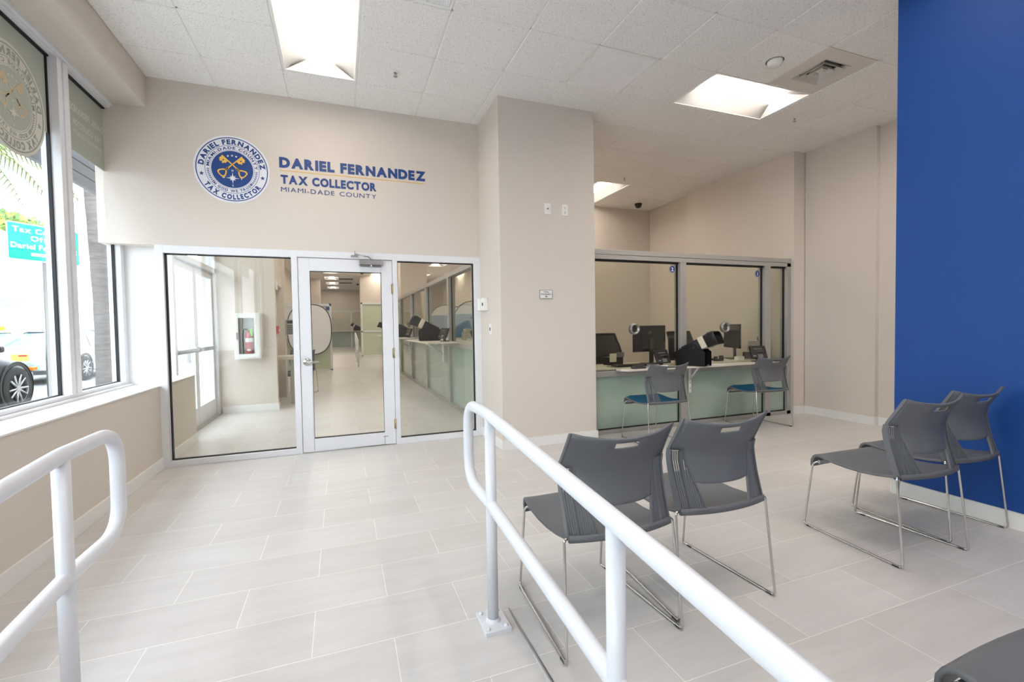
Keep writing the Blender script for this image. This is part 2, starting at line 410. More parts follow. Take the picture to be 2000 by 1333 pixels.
# ---- ceilings: lay-in tiles on a T-bar grid
P = .61; GX = .2; GY = 3.27
def in_any(x, y, holes): return any(h[0]-.01 < x < h[1]+.01 and h[2]-.01 < y < h[3]+.01 for h in holes)
def ceiling(name, x0, x1, y0, y1, gx, gy, holes, z=CZ):
    mb = MB(); i0 = math.floor((x0-gx)/P); i1 = math.ceil((x1-gx)/P); j0 = math.floor((y0-gy)/P); j1 = math.ceil((y1-gy)/P)
    g = .0055
    for i in range(i0, i1):
        for j in range(j0, j1):
            cx0, cx1, cy0, cy1 = gx+i*P, gx+(i+1)*P, gy+j*P, gy+(j+1)*P
            if in_any((cx0+cx1)/2, (cy0+cy1)/2, holes): continue
            a0, a1, b0, b1 = max(cx0, x0), min(cx1, x1), max(cy0, y0), min(cy1, y1)
            if a1-a0 < .03 or b1-b0 < .03: continue
            e = g+.004; zt = z-.005
            vs = [(a0+e, b0+e, zt), (a1-e, b0+e, zt), (a1-e, b1-e, zt), (a0+e, b1-e, zt), (a0+g, b0+g, z+.002), (a1-g, b0+g, z+.002), (a1-g, b1-g, z+.002), (a0+g, b1-g, z+.002)]
            mb.add(vs, [(0, 3, 2, 1), (0, 1, 5, 4), (1, 2, 6, 5), (2, 3, 7, 6), (3, 0, 4, 7)], 0)
            mb.box(a0, a1, b0, b1, z+.012, z+.016, 0)
    def bar(xa, xb, ya, yb): mb.box(xa, xb, ya, yb, z, z+.012, 1)
    w = .0065
    for i in range(i0, i1+1):
        X = gx+i*P
        if not x0 <= X <= x1: continue
        for j in range(j0, j1):
            ya, yb = max(gy+j*P, y0), min(gy+(j+1)*P, y1)
            if yb <= ya or (in_any(X, (ya+yb)/2, [(h[0]+.02, h[1]-.02, h[2], h[3]) for h in holes])): continue
            bar(X-w, X+w, ya, yb)
    for j in range(j0, j1+1):
        Y = gy+j*P
        if not y0 <= Y <= y1: continue
        for i in range(i0, i1):
            xa, xb = max(gx+i*P, x0), min(gx+(i+1)*P, x1)
            if xb <= xa or (in_any((xa+xb)/2, Y, [(h[0], h[1], h[2]+.02, h[3]-.02) for h in holes])): continue
            bar(xa, xb, Y-w, Y+w)
    return struct(mb.build(name, [M['ctile'], M['white']]))
def cell(i, j, w=1, h=1): return (GX+i*P, GX+(i+w)*P, GY+j*P, GY+(j+h)*P)
L_hall = [(cell(-1, 0, 1, 2), 'y', 'long lit ceiling light over the glass entrance door'),
          (cell(5, 0, 2, 1), 'x', 'lit ceiling light over the waiting chairs beside the square air vent'),
          (cell(6, 5, 1, 2), 'y', 'lit ceiling light over the booths, half behind the column'),
          (cell(-1, -6, 1, 2), 'y', 'lit ceiling light behind the viewer over the ramp'),  # unseen lights from here down, added to brighten the hall
          (cell(1, -4, 2, 1), 'x', 'lit ceiling light above the viewer over the ramp railing'),
          (cell(4, -3, 1, 1), 'y', 'small lit ceiling light above the waiting chairs'),
          (cell(4, -6, 1, 2), 'y', 'lit ceiling light over the rear chair'),
          (cell(2, -6, 1, 2), 'y', 'lit ceiling light between the railing and the rear chairs'),
          (cell(3, -9, 2, 1), 'x', 'lit ceiling light near the rear wall'),
          (cell(4, 4, 1, 2), 'y', 'lit ceiling light over the booths, wholly behind the column'),  # out of view, added to brighten the booth interior
          (cell(8, -6, 1, 2), 'y', 'lit ceiling light far behind the blue wall'),
          (cell(8, -3, 1, 2), 'y', 'lit ceiling light behind the blue wall nearest its end'),
          (cell(7, -4, 2, 1), 'x', 'lit ceiling light behind the blue wall')]
H_hall = [l[0] for l in L_hall]+[cell(3, 0), cell(6, -1), cell(0, -1)]
ceiling('ceiling', XL-.02, 6.1, YB, 7.8, GX, GY, H_hall+[(-2, 2.62, YA+.05, 9)])
L_lob = []
def troffer(c, ax, label, group='ceiling lights of the hall', z=CZ, e=None):
    x0, x1, y0, y1 = c; cx, cy = (x0+x1)/2, (y0+y1)/2
    t = thing('ceiling_light', label, 'ceiling light', (cx, cy, z), 0 if ax == 'y' else PI/2, group)
    hw, hl = P/2-.008, (max(x1-x0, y1-y0))/2-.008
    mb = MB(); fl = .012   # rim
    for a in ((-hw, -hw+fl, -hl, hl), (hw-fl, hw, -hl, hl), (-hw+fl, hw-fl, -hl, -hl+fl), (-hw+fl, hw-fl, hl-fl, hl)): mb.box(*a, -.004, .004)
    mb.build('rim', M['reflector'], t)
    # curved wing reflectors up to a raised centre channel
    rows = []; n = 9
    for yy in (-hl+fl, hl-fl):
        row = []
        for k in range(n): 
            u = k/(n-1); row.append((-hw+fl+u*(hw-.105-fl), yy, .075*math.sin(u*PI/2)))
        rows.append(row)
    mb = MB(); mb.grid(rows); mb.grid([[(-p[0], p[1], p[2]) for p in r] for r in rows])
    for s in (-1, 1):
        yy = s*(hl-fl); vs = [(p[0], yy, p[2]) for p in rows[0]]+[(-p[0], yy, p[2]) for p in reversed(rows[0])]
        vs += [(hw-fl, yy, .10), (-hw+fl, yy, .10)]
        mb.add(vs, [tuple(range(len(vs)))])
    for s in (-1, 1):   # sloping end pieces
        yy = s*(hl-fl); y2 = s*(hl-fl-.07)
        mb.add([(-hw+fl, yy, .0), (hw-fl, yy, .0), (.10, y2, .078), (-.10, y2, .078)], [(0, 1, 2, 3)])
    mb.build('reflector', M['reflector'], t)
    mb = MB(); prof = []
    for k in range(11):
        a = PI*k/10; prof.append((-.1*math.cos(a), .088-.045*math.sin(a)))
    mb.grid([[(p[0], yy, p[1]) for p in prof] for yy in (-hl+.075, hl-.075)])
    for yy in (-hl+.075, hl-.075): mb.add([(p[0], yy, p[1]) for p in prof], [tuple(range(len(prof)))])
    mb.build('lens', e or M['lens'], t)
    for s in (-1, 1): MB().tube([(p[0], s*(hl-.07), p[1]-.002) for p in prof], .006, 6).build('lens_clip', M['plastic'], t)
    mb = MB(); mb.box(-hw, hw, -hl, hl, .10, .105); mb.build('housing', M['reflector'], t)
    return t
for c, ax, lab in L_hall: troffer(c, ax, lab)

mb = MB(); mb.box(XG-.3, 6.3, YB-.2, 28.4, 3.645, 3.75); struct(mb.build('ceiling_slab', M['concrete']))  # unseen slab added to keep sky light out of the ceiling void
# ---- ceiling fittings
def grille_panel(c, label):
    x0, x1, y0, y1 = c; t = thing('ceiling_grille', label, 'ceiling grille', ((x0+x1)/2, (y0+y1)/2, CZ)); h = P/2-.008
    mb = MB()
    for a in ((-h, -h+.02, -h, h), (h-.02, h, -h, h), (-h+.02, h-.02, -h, -h+.02), (-h+.02, h-.02, h-.02, h)): mb.box(*a, -.006, .004)
    mb.build('frame', M['plastic'], t)
    mb = MB(); n = 46
    for k in range(n):
        x = -h+.022+(2*h-.044)*(k+.5)/n; mb.box(x-.0042, x+.0042, -h+.02, h-.02, -.004, .003)
    mb.box(-h+.02, h-.02, -h+.02, h-.02, .005, .008); mb.build('slats', M['grillew'], t)
    return t
grille_panel(cell(3, 0), 'white slatted square return air grille in the ceiling before the column')
grille_panel(cell(0, -1), 'plain white ceiling grille beside the long light over the ramp')
x0, x1, y0, y1 = cell(6, -1)
t = thing('air_vent', 'square four way air vent in a smooth ceiling panel by the blue wall', 'air vent', ((x0+x1)/2, (y0+y1)/2, CZ))
h = P/2-.008; q = .165
mb = MB()
for a in ((-h, -q, -h, h), (q, h, -h, h), (-q, q, -h, -q), (-q, q, q, h)): mb.box(*a, -.005, .002)
mb.build('panel', M['ventp'], t)
mb = MB()
for k in range(3):
    s = q-.045*k
    o2 = s-.020
    for sx, sy in ((1, 0), (-1, 0), (0, 1), (0, -1)):
        if sx: mb.add([(sx*s, -s, -.010), (sx*s, s, -.010), (sx*o2, o2, .024), (sx*o2, -o2, .024)], [(0, 1, 2, 3)])
        else: mb.add([(-s, sy*s, -.010), (s, sy*s, -.010), (o2, sy*o2, .024), (-o2, sy*o2, .024)], [(0, 1, 2, 3)])
mb.add([(-.035, -.035, .012), (.035, -.035, .012), (.035, .035, .012), (-.035, .035, .012), (0, 0, -.012)], [(0, 1, 4), (1, 2, 4), (2, 3, 4), (3, 0, 4)])
mb.build('cone', M['ventp'], t, solid=.0025)
mb = MB(); mb.box(-q, q, -q, q, .05, .055); mb.build('duct', M['black'], t)
def sprinkler(x, y, label):
    t = thing('sprinkler', label, 'sprinkler', (x, y, CZ-.005))
    mb = MB(); mb.lathe([(0, -.004), (.03, -.004), (.034, -.001), (.034, .001)], 20); mb.build('escutcheon', M['plastic'], t)
    mb = MB(); mb.cyl((0, 0, 0), (0, 0, -.02), .008, 10); mb.cyl((.012, 0, -.005), (.006, 0, -.035), .0022, 6); mb.cyl((-.012, 0, -.005), (-.006, 0, -.035), .0022, 6)
    mb.lathe([(0, -.036), (.018, -.036), (.018, -.039), (0, -.039)], 14); mb.build('head', M['steel'], t)
sprinkler(.514, 4.208, 'sprinkler head in the ceiling tile right of the long light')
sprinkler(4.80, 3.61+.1, 'sprinkler head right of the wide ceiling light')
sprinkler(4.17, 6.05, 'sprinkler head nearest the booth ceiling light')
mb = MB(); mb.lathe([(0, -.045), (.03, -.045), (.052, -.036), (.06, -.02), (.062, 0), (.072, 0), (.072, .002)], 32, (3.6, 2.97, CZ-.005))
tag(mb.build('smoke_detector', M['plastic']), 'round white smoke detector beside the square air vent', 'smoke detector')
def dome_cam(x, y, label, z=CZ):
    t = thing('security_camera', label, 'security camera', (x, y, z-.005))
    mb = MB(); mb.lathe([(.0, .002), (.065, .002), (.065, -.03), (.06, -.035)], 28); mb.build('mount', M['black'], t)
    mb = MB(); mb.lathe([(.06, -.03)]+[(.058*math.cos(a), -.035-.05*math.sin(a)) for a in [k*PI/14 for k in range(8)]], 28); mb.build('dome', M['screen'], t)
dome_cam(5.30, 7.25, 'black dome camera on the ceiling over the booths')

# ------------------------------------------------------------------ street windows (left)
def pane(name, x0, x1, y0, y1, z0, z1, m, parent): return MB().box(x0, x1, y0, y1, z0, z1).build(name, m, parent)
def seal_flat(t, c, R, y, cols, mirror=1, mp=None, simple=False):
    """round county seal facing -y built from flat vinyl layers; cols: white, blue, gold, disc, dark"""
    wht, blu, gld, dsc, drk = cols; s = R/.315
    def out(mb, name, m):
        if mp:
            mb.v = [mp(v) for v in mb.v]
        return mb.build(name, m, t)
    out(MB().ring(c, 0, R, y-.002, 96, th=.002), 'backing_disc', wht)
    mb = MB(); mb.ring(c, .289*s, .297*s, y-.0032, 96); mb.ring(c, .221*s, .2245*s, y-.0032, 96); mb.ring(c, .180*s, .182*s, y-.0032, 96)
    out(mb, 'rings', blu)
    out(MB().ring(c, 0, .172*s, y-.0034, 80, th=.0014), 'centre_disc', dsc)
    mb = MB(); B = .035
    text_arc(mb, 'DARIEL FERNANDEZ', c, .235*s, .043*s, 0, y-.002, .055, .09, span=2.98, mirror=mirror)
    text_arc(mb, 'TAX COLLECTOR', c, .235*s, .043*s, PI, y-.002, .055, .09, inward=True, span=2.02, mirror=mirror)
    text_arc(mb, 'MIAMI-DADE COUNTY', c, .189*s, .024*s, 0, y-.002, .032, .12, span=3.0, mirror=mirror)
    text_arc(mb, 'IN GOD WE TRUST', c, .189*s, .023*s, PI, y-.002, .032, .12, inward=True, span=1.85, mirror=mirror)
    out(mb, 'lettering', drk)
    mb = MB()
    for a in (-1.80, 1.80): star(mb, (c[0]+.257*s*math.sin(a), c[1]+.257*s*math.cos(a)), .021*s, y-.002)
    for sd in (-1, 1):     # laurel sprays
        for k in range(9):
            a = sd*(1.66+.085*k); r = .2*s
            for e in (-1, 1):
                px, pz = c[0]+r*math.sin(a), c[1]+r*math.cos(a); d = a+sd*(PI/2)+PI+e*.55
                tip = (px+.017*s*math.sin(d), pz+.017*s*math.cos(d)); nx = math.cos(d)*.004*s; nz = -math.sin(d)*.004*s
                mid = ((px+tip[0])/2, (pz+tip[1])/2)
                mb.prism([(px, pz), (mid[0]+nx, mid[1]+nz), tip, (mid[0]-nx, mid[1]-nz)], 'y', y-.0032, y-.002)
    out(mb, 'stars_and_laurels', drk)
    # crossed keys
    mb = MB(); cx, cz = c[0], c[1]+.045*s; holes = []
    for sd in (-1, 1):
        def T(u, v):   # u along the key (bow down), v across
            a = math.radians(46)*sd
            return (cx+(math.sin(a)*u+math.cos(a)*v)*s, cz+(math.cos(a)*u-math.sin(a)*v)*s)
        def poly(ps, d=0): mb.prism([T(*p) for p in ps], 'y', y-.0048-d, y-.003)
        poly([(-.085, -.005), (.115, -.005), (.115, .005), (-.085, .005)])
        poly([(-.07, -.009), (-.045, -.009), (-.045, .009), (-.07, .009)])
        w = sd
        blk = [(.046, .004), (.046, .034), (.058, .034), (.058, .050), (.071, .050), (.071, .041), (.085, .041), (.085, .050), (.099, .050), (.099, .040), (.112, .040), (.112, .004)]
        poly([(u, w*v) for u, v in blk])
        holes.append([T(*q) for q in ((.072, w*.018), (.084, w*.018), (.084, w*.030), (.072, w*.030))])
        n = 20; ring_o = []; ring_i = []
        for k in range(n+1):
            a = PI*2*k/n; rr = .037*(1+.12*math.cos(3*a)); ring_o.append((-.115+rr*math.cos(a), rr*1.05*math.sin(a))); ring_i.append((-.115+rr*.68*math.cos(a), rr*.70*math.sin(a)))
        for k in range(n): poly([ring_o[k], ring_o[k+1], ring_i[k+1], ring_i[k]])
    out(mb, 'crossed_keys', gld)
    for h_ in holes: out(MB().prism(h_, 'y', y-.0054, y-.0046), 'key_hole', dsc)
    mb = MB(); cc = (c[0], c[1]-.082*s)
    for k in range(3): star(mb, (c[0]+(k-1)*.034*s, c[1]+(.128-.006*abs(k-1))*s), .0115*s, y-.0034)
    for n_, R_, ri, ro, dd in ((4, .056, .17, 0, .0052), (4, .036, .2, PI/4, .0044)): star(mb, cc, R_*s, y-dd, n_, 0, ri, ro)
    for k in range(8): a = PI*k/4+PI/8; mb.prism([(cc[0]+.006*s*math.cos(a), cc[1]-.006*s*math.sin(a)), (cc[0]+.026*s*math.sin(a), cc[1]+.026*s*math.cos(a)), (cc[0]-.006*s*math.cos(a), cc[1]+.006*s*math.sin(a))], 'y', y-.0050, y-.0040)
    for chx, (dx, dz) in {'N': (0, .063), 'S': (0, -.077), 'W': (-.074, -.007), 'E': (.074, -.007)}.items():
        q = MB(); text_line(q, chx, 0, None, 0, .016*s, 0, .03)
        wx = max(v[0] for v in q.v); mb.add([(cc[0]+mirror*(dx*s+v[0]-wx/2), y-.0046, cc[1]+dz*s+v[2]) for v in q.v], q.f)
    out(mb, 'compass_and_stars', wht)

win = sthing('window_1')
F0, F1 = XG-.10, XG
def wframe():
    mb = MB()
    for z0, z1, a, b in ((.757, .80, F0, F1), (.757, .775, F1, F1+.03), (3.195, 3.245, F0, F1), (3.215, 3.245, F1, F1+.02)): mb.box(a, b, YB, 5.15, z0, z1)
    for y in (4.24, 1.95, -.3, -2.5):
        mb.box(F0, F1+.012, y-.065, y-.012, .80, 3.195); mb.box(F0, F1, y-.012, y+.012, .80, 3.195); mb.box(F0, F1+.012, y+.012, y+.075, .80, 3.195)
    mb.box(F0, F1, 5.085, 5.15, .80, 2.05); mb.box(F0, F1, YB, YB+.06, .8, 3.195)
    return mb
wframe().build('frame', M['alu'], win, bevel=.003)
ys = [YB+.06, -2.565, -2.425, -.365, -.225, 1.885, 2.025, 4.175, 4.315, 5.085]
mb = MB()
for k in range(0, 10, 2):
    a, b = ys[k], ys[k+1]
    mb.box(F0+.036, F1-.044, b-.012, b, .80, 3.195); mb.box(F0+.02, F1-.03, a, a+.012, .80, 3.195)
    mb.box(F0+.03, F1-.035, a, b, 3.183, 3.195); mb.box(F0+.02, F1-.05, a, b, .80, .806)
mb.build('gasket', M['gasket'], win)
for k in range(0, 10, 2): pane('glass', F0+.035, F0+.043, ys[k], ys[k+1], .80, 3.195, M['wglass'], win)
for k in range(0, 10, 2): pane('frosted_film', F0+.044, F0+.046, ys[k], ys[k+1]-.012, 2.648, 3.18, M['film'], win)
# seal decal seen from behind, on the glass
t = thing('window_seal', 'round cream county seal decal seen from behind on the wide street window', 'window seal', (0, 0, 0))
def mpw(v): return (XG-.050-(v[1]), v[0], v[2])       # local y (depth) -> +x side of the film
seal_flat(t, (3.797, 2.715), .338, 0, (M['cream'], M['dcream'], M['tcream'], M['film'], M['dcream']), mirror=-1, mp=lambda v: (XG-.052-v[1], v[0], v[2]))
mb = MB()
for txt, z, h, a, b in (('DARIEL FERNANDEZ', 2.96, .055, 4.42, 4.98), ('TAX COLLECTOR', 2.86, .045, 4.5, 4.95), ('MIAMI-DADE COUNTY', 2.79, .03, 4.5, 4.95)):
    text_line(mb, txt, 0, b-a, z, h, 0, .03, mp=lambda x, zz, d, a=a, b=b: (XG-.0525, b-x, zz))
tag(mb.build('window_lettering', M['cream']), 'faint reversed lettering on the frosted band of the narrow street window', 'lettering')
# white return panel beside the storefront
struct(MB().box(XG-.12, XL+.01, 5.15, 5.2, .757, 2.05).build('wall_return', M['white']))

# ------------------------------------------------------------------ glass storefront with door
ZT = 2.03
def stile(mb, x0, x1, z0, z1, y0=YA-.005, y1=YA+.105): mb.box(x0, x1, y0, y1, z0, z1)
wl = sthing('window_2')
mb = MB(); stile(mb, XL, -1.485, 0, ZT); stile(mb, -.44, -.385, 0, ZT); stile(mb, -1.485, -.44, ZT-.07, ZT); stile(mb, -1.485, -.44, 0, .055)
mb.build('frame', M['alu'], wl, bevel=.002)
mb = MB(); a, b, c, d = -1.485, -.44, .055, ZT-.07
for q in ((a, a+.008, c, d), (b-.005, b, c, d), (a, b, c, c+.007), (a, b, d-.008, d)): mb.box(q[0], q[1], YA+.03, YA+.07, q[2], q[3])
mb.build('gasket', M['gasket'], wl); pane('glass', a, b, YA+.045, YA+.053, c, d, M['sglass'], wl)
wr = sthing('window_3')
mb = MB(); stile(mb, .53, .58, 0, ZT); stile(mb, 1.425, 1.5, 0, ZT); stile(mb, .58, 1.425, ZT-.07, ZT); stile(mb, .58, 1.425, 0, .06); stile(mb, -.385, .53, 1.965, ZT)
mb.build('frame', M['alu'], wr, bevel=.002)
mb = MB(); a, b, c, d = .58, 1.425, .06, ZT-.07
for q in ((a, a+.005, c, d), (b-.009, b, c, d), (a, b, c, c+.007), (a, b, d-.008, d)): mb.box(q[0], q[1], YA+.03, YA+.07, q[2], q[3])
mb.build('gasket', M['gasket'], wr); pane('glass', a, b, YA+.045, YA+.053, c, d, M['sglass'], wr)
dr = sthing('door_1')
D0, D1, Z0, Z1 = -.380, .525, .008, 1.958; yf, yb = YA+.004, YA+.048
mb = MB()
for q in ((D0, -.275, Z0, Z1), (.415, D1, Z0, Z1), (-.275, .415, 1.83, Z1), (-.275, .415, Z0, .14)): mb.box(q[0], q[1], yf, yb, q[2], q[3])
mb.build('leaf_frame', M['alu'], dr, bevel=.003)
mb = MB()
for q in ((-.277, -.271, .14, 1.83), (.411, .417, .14, 1.83), (-.275, .415, .138, .144), (-.275, .415, 1.826, 1.832)): mb.box(q[0], q[1], yf+.001, yb-.001, q[2], q[3])
mb.build('gasket', M['gasket'], dr); pane('glass', -.273, .413, YA+.022, YA+.029, .142, 1.828, M['sglass'], dr)
mb = MB(); mb.lathe([(0, -.016), (.018, -.016), (.034, -.012), (.038, 0), (.038, .004)], 28, (-.322, yf, .92), 'y'); mb.cyl((-.322, yf-.012, .92), (-.322, yf-.05, .92), .011, 14)
mb.tube(fillet([(-.322, yf-.05, .92), (-.30, yf-.055, .92), (-.20, yf-.048, .918)], .01), [.011]*8+[.0085], 12)
hd = mb.build('lever_handle', M['chrome'], dr); hd['label'] = 'chrome lever handle'
mb = MB(); mb.box(-.385, -.379, yf-.004, yf+.02, .885, .955); mb.build('strike_plate', M['steel'], dr)
for z in (1.66, .98, .22):
    mb = MB(); mb.cyl((.5275, yf-.008, z-.055), (.5275, yf-.008, z+.055), .0065, 10); mb.box(.513, .5275, yf-.004, yf, z-.05, z+.05); mb.build('hinge', M['brass'], dr)
mb = MB(); mb.box(.20, .425, yf-.055, yf-.002, 1.905, 1.95); mb.box(.195, .21, yf-.058, yf, 1.898, 1.955); mb.box(.415, .43, yf-.058, yf, 1.898, 1.955)
mb.cyl((.32, yf-.028, 1.912), (.32, yf-.028, 1.885), .014, 14); mb.box(.205, .42, yf-.002, yf, 1.885, 1.905)
cl = mb.build('door_closer', M['steel'], dr, bevel=.002)
mb = MB(); mb.tube([(.315, yf-.028, 1.95), (.312, yf-.028, 1.965), (.29, yf-.05, 1.985), (.16, yf-.03, 2.01)], .0065, 8)
mb.tube([(.16, yf-.03, 2.01), (.152, yf-.012, 1.99)], .0055, 8); mb.cyl((.158, yf-.03, 2.0), (.157, yf-.03, 2.045), .004, 8)
mb.box(.118, .185, YA-.02, YA-.006, 1.985, 2.0); mb.build('closer_arm', M['steel'], dr)
mb = MB(); text_line(mb, 'S2X', .40, .45, .09, .011, yf, .02, th=.0006); mb.build('etched_mark', M['gasket'], dr)

# ------------------------------------------------------------------ wall sign
t = thing('wall_seal', 'round blue and white county seal with crossed gold keys on the wall over the door', 'wall seal', (0, 0, 0))
seal_flat(t, (-.914, 2.764), .315, YA-.001, (M['offwhite'], M['navy'], M['gold'], M['navy'], M['navy']))
t = thing('wall_lettering', 'blue wall lettering of a name, title and county beside the round seal', 'lettering', (0, 0, 0))
mb = MB(); text_line(mb, 'DARIEL FERNANDEZ', -.517, .904, 2.834, .094, YA-.001, .06, .075); mb.build('name_line', M['navy'], t)
MB().box(-.516, .898, YA-.0025, YA-.001, 2.797, 2.803).build('gold_rule', M['gold'], t)
mb = MB(); text_line(mb, 'TAX COLLECTOR', -.508, .389, 2.678, .080, YA-.001, .052, .065); mb.build('title_line', M['navy'], t)
mb = MB(); text_line(mb, 'MIAMI-DADE COUNTY', -.508, .385, 2.596, .047, YA-.001, 0, .17); mb.build('county_line', M['navy'], t)

# ------------------------------------------------------------------ fittings on the column
def plate(x0, x1, z0, z1, label, name, cat, detail):
    t = thing(name, label, cat, (0, 0, 0)); y = 4.30
    mb = MB(); mb.box(x0, x1, y-.007, y, z0, z1); mb.build('cover', M['plastic'], t, bevel=.002)
    mb = MB(); cx = (x0+x1)/2; cz = (z0+z1)/2
    if detail == 'coax': mb.cyl((cx, y-.007, cz), (cx, y-.016, cz), .006, 12)
    else:
        for s in (-1, 1):
            for dx in (-.008, .006): mb.box(cx+dx, cx+dx+.003, y-.0085, y-.006, cz+s*.024-.006, cz+s*.024+.006)
            mb.cyl((cx, y-.006, cz+s*.024-.012), (cx, y-.0085, cz+s*.024-.012), .003, 8)
    mb.build('socket', M['dgrey'], t); return t
plate(1.990, 2.062, 2.39, 2.505, 'white cable wall plate high on the column, with a single round jack', 'wall_plate', 'wall plate', 'coax')
plate(2.19, 2.26, 2.39, 2.505, 'white power outlet high on the column, with two sockets', 'power_outlet', 'outlet', 'out')
t = thing('occupancy_sign', 'small white total occupancy sign on the column', 'sign', (0, 0, 0))
mb = MB(); mb.box(1.922, 2.068, 4.293, 4.30, 1.522, 1.615); mb.build('plaque', M['dcream'], t)
mb = MB(); mb.box(1.929, 2.061, 4.2915, 4.293, 1.529, 1.608); mb.build('card', M['plastic'], t)
mb = MB()
for s_, z, w in (('TOTAL', 1.586, .030), ('OCCUPANCY', 1.563, .058), ('38', 1.540, .012)): text_line(mb, s_, 1.995-w, 1.995+w, z, .0145, 4.2915, .02, .06)
mb.build('lettering', M['black'], t)
t = thing('fire_alarm_strobe', 'white wall strobe alarm on the side of the column by the glass', 'alarm strobe', (0, 0, 0))
mb = MB(); mb.box(1.455, 1.5, 4.72, 4.83, 1.42, 1.56); mb.build('housing', M['plastic'], t, bevel=.006)
mb = MB(); mb.box(1.435, 1.456, 4.84, 4.92, 1.42, 1.56); mb.box(1.455, 1.5, 4.83, 4.92, 1.43, 1.55); mb.build('strobe_lens', M['reflector'], t, bevel=.008)
mb = MB(); mb.lathe([(0, 0), (.02, 0), (.02, .003)], 16, (1.452, 4.775, 1.49), 'x'); mb.build('speaker_port', M['dgrey'], t)
t = thing('door_release_switch', 'white wall switch plate low on the side of the column', 'switch', (0, 0, 0))
mb = MB(); mb.box(1.492, 1.5, 4.60, 4.67, 1.16, 1.275); mb.build('cover', M['plastic'], t, bevel=.002)
mb = MB(); mb.box(1.488, 1.493, 4.625, 4.645, 1.20, 1.235); mb.build('button', M['dgrey'], t)

# ------------------------------------------------------------------ booth front
YBO = 4.45
bw = sthing('window_4')
def bf(mb, x0, x1, z0, z1, y0=YBO, y1=YBO+.11): mb.box(x0, x1, y0, y1, z0, z1)
BX = [2.64, 3.85, 3.94, 5.23, 5.33, 5.63]     # glass edges
mb = MB(); bf(mb, 2.585, 5.70, 2.04, 2.095); bf(mb, 2.585, 5.70, 1.985, 2.035); bf(mb, 2.585, 2.672, 0, 2.04); bf(mb, 3.85, 3.94, 0, 1.985); bf(mb, 5.23, 5.33, 0, 1.985); bf(mb, 5.63, 5.70, 0, 2.04)
bf(mb, 2.672, 3.85, .655, .718); bf(mb, 3.94, 5.23, .655, .718); bf(mb, 5.33, 5.63, .655, .718); bf(mb, 2.64, 5.70, 0, .045)
mb.build('frame', M['alug'], bw, bevel=.002)
mb = MB()
for a, b in ((2.672, 3.85), (3.94, 5.23), (5.33, 5.63)):
    mb.box(b-.010, b, YBO+.045, YBO+.07, .718, 1.985); mb.box(a, b, YBO+.03, YBO+.085, 1.968, 1.985); mb.box(a, b, YBO+.03, YBO+.07, .718, .724)
    mb.box(b-.010, b, YBO+.035, YBO+.055, .045, .655); mb.box(a, b, YBO+.03, YBO+.06, .045, .055)
mb.build('gasket', M['gasket'], bw)
for a, b in ((2.672, 3.85), (3.94, 5.23), (5.33, 5.63)):
    pane('glass', a, b, YBO+.055, YBO+.063, .72, 1.975, M['bglass'], bw)
    pane('frosted_panel', a, b, YBO+.045, YBO+.053, .05, .655, M['green'], bw)
def badge(x, z, ch, label, y=YBO+.053, r=.046):
    t = thing('number_sticker', label, 'number sticker', (x, y, z), 0, 'round window number stickers')
    MB().ring((0, 0), 0, r, -.0015, 40, th=.0015).build('disc', M['navy'], t)
    mb = MB(); mb.ring((0, 0), r*.86, r*.92, -.003, 40)
    q = MB(); text_line(q, ch, 0, None, 0, r*.95, 0, .05); w = max(v[0] for v in q.v)
    mb.add([(v[0]-w/2, -.003, v[2]-r*.475) for v in q.v], q.f); mb.build('numeral', M['offwhite'], t)
badge(3.775, 1.905, '2', 'round blue sticker with number 2 on the booth glass')
badge(5.155, 1.885, '1', 'round blue sticker with number 1 on the booth glass')
def speak_ring(x, label):
    mb = MB(); rows = []
    for k in range(33):
        a = 2*PI*k/32; rows.append([(x+rr*math.cos(a), y, 1.19+rr*math.sin(a)) for rr, y in ((.042, YBO+.04), (.05, YBO+.03), (.062, YBO+.03), (.066, YBO+.045), (.066, YBO+.075), (.042, YBO+.075))])
    mb.grid(rows); tag(mb.build('speak_through_ring', M['steel']), label, 'speak ring', 'steel rings in the booth glass')
speak_ring(3.225, 'round steel speak hole in the booth glass with number 2')
speak_ring(4.60, 'round steel speak hole in the booth glass with number 1')
t = thing('service_counter', 'pale counter top running through the front of the two booths', 'counter', (0, 0, 0))
mb = MB(); mb.box(2.705, 5.695, YBO+.11, 5.15, .70, .735); mb.box(2.70, 5.695, YBO+.11, YBO+.13, .62, .70); mb.build('top', M['laminate'], t, bevel=.002)
mb = MB(); mb.prism([(2.93, YBO-.002), (2.93, 4.36), (2.99, 4.29), (4.25, 4.25), (5.22, 4.30), (5.22, YBO-.002)], 'z', .7185, .738); mb.build('shelf', M['laminate'], t, bevel=.002)
t2 = thing('shelf_bracket', 'white angled steel bracket under the booth shelf by the middle post', 'bracket', (0, 0, 0))
mb = MB(); mb.box(3.965, 4.0, YBO-.008, YBO, .40, .7); mb.box(3.965, 4.0, 4.30, YBO-.006, .706, .716); mb.build('plate', M['rail'], t2)
mb = MB(); mb.tube([(3.982, YBO-.004, .56), (3.982, 4.32, .698)], .012, 4); mb.build('strut', M['rail'], t2)
for z in (.52, .455):
    mb = MB(); mb.cyl((3.982, YBO-.008, z), (3.982, YBO-.013, z), .007, 12); mb.build('bolt', M['brass'], t2)

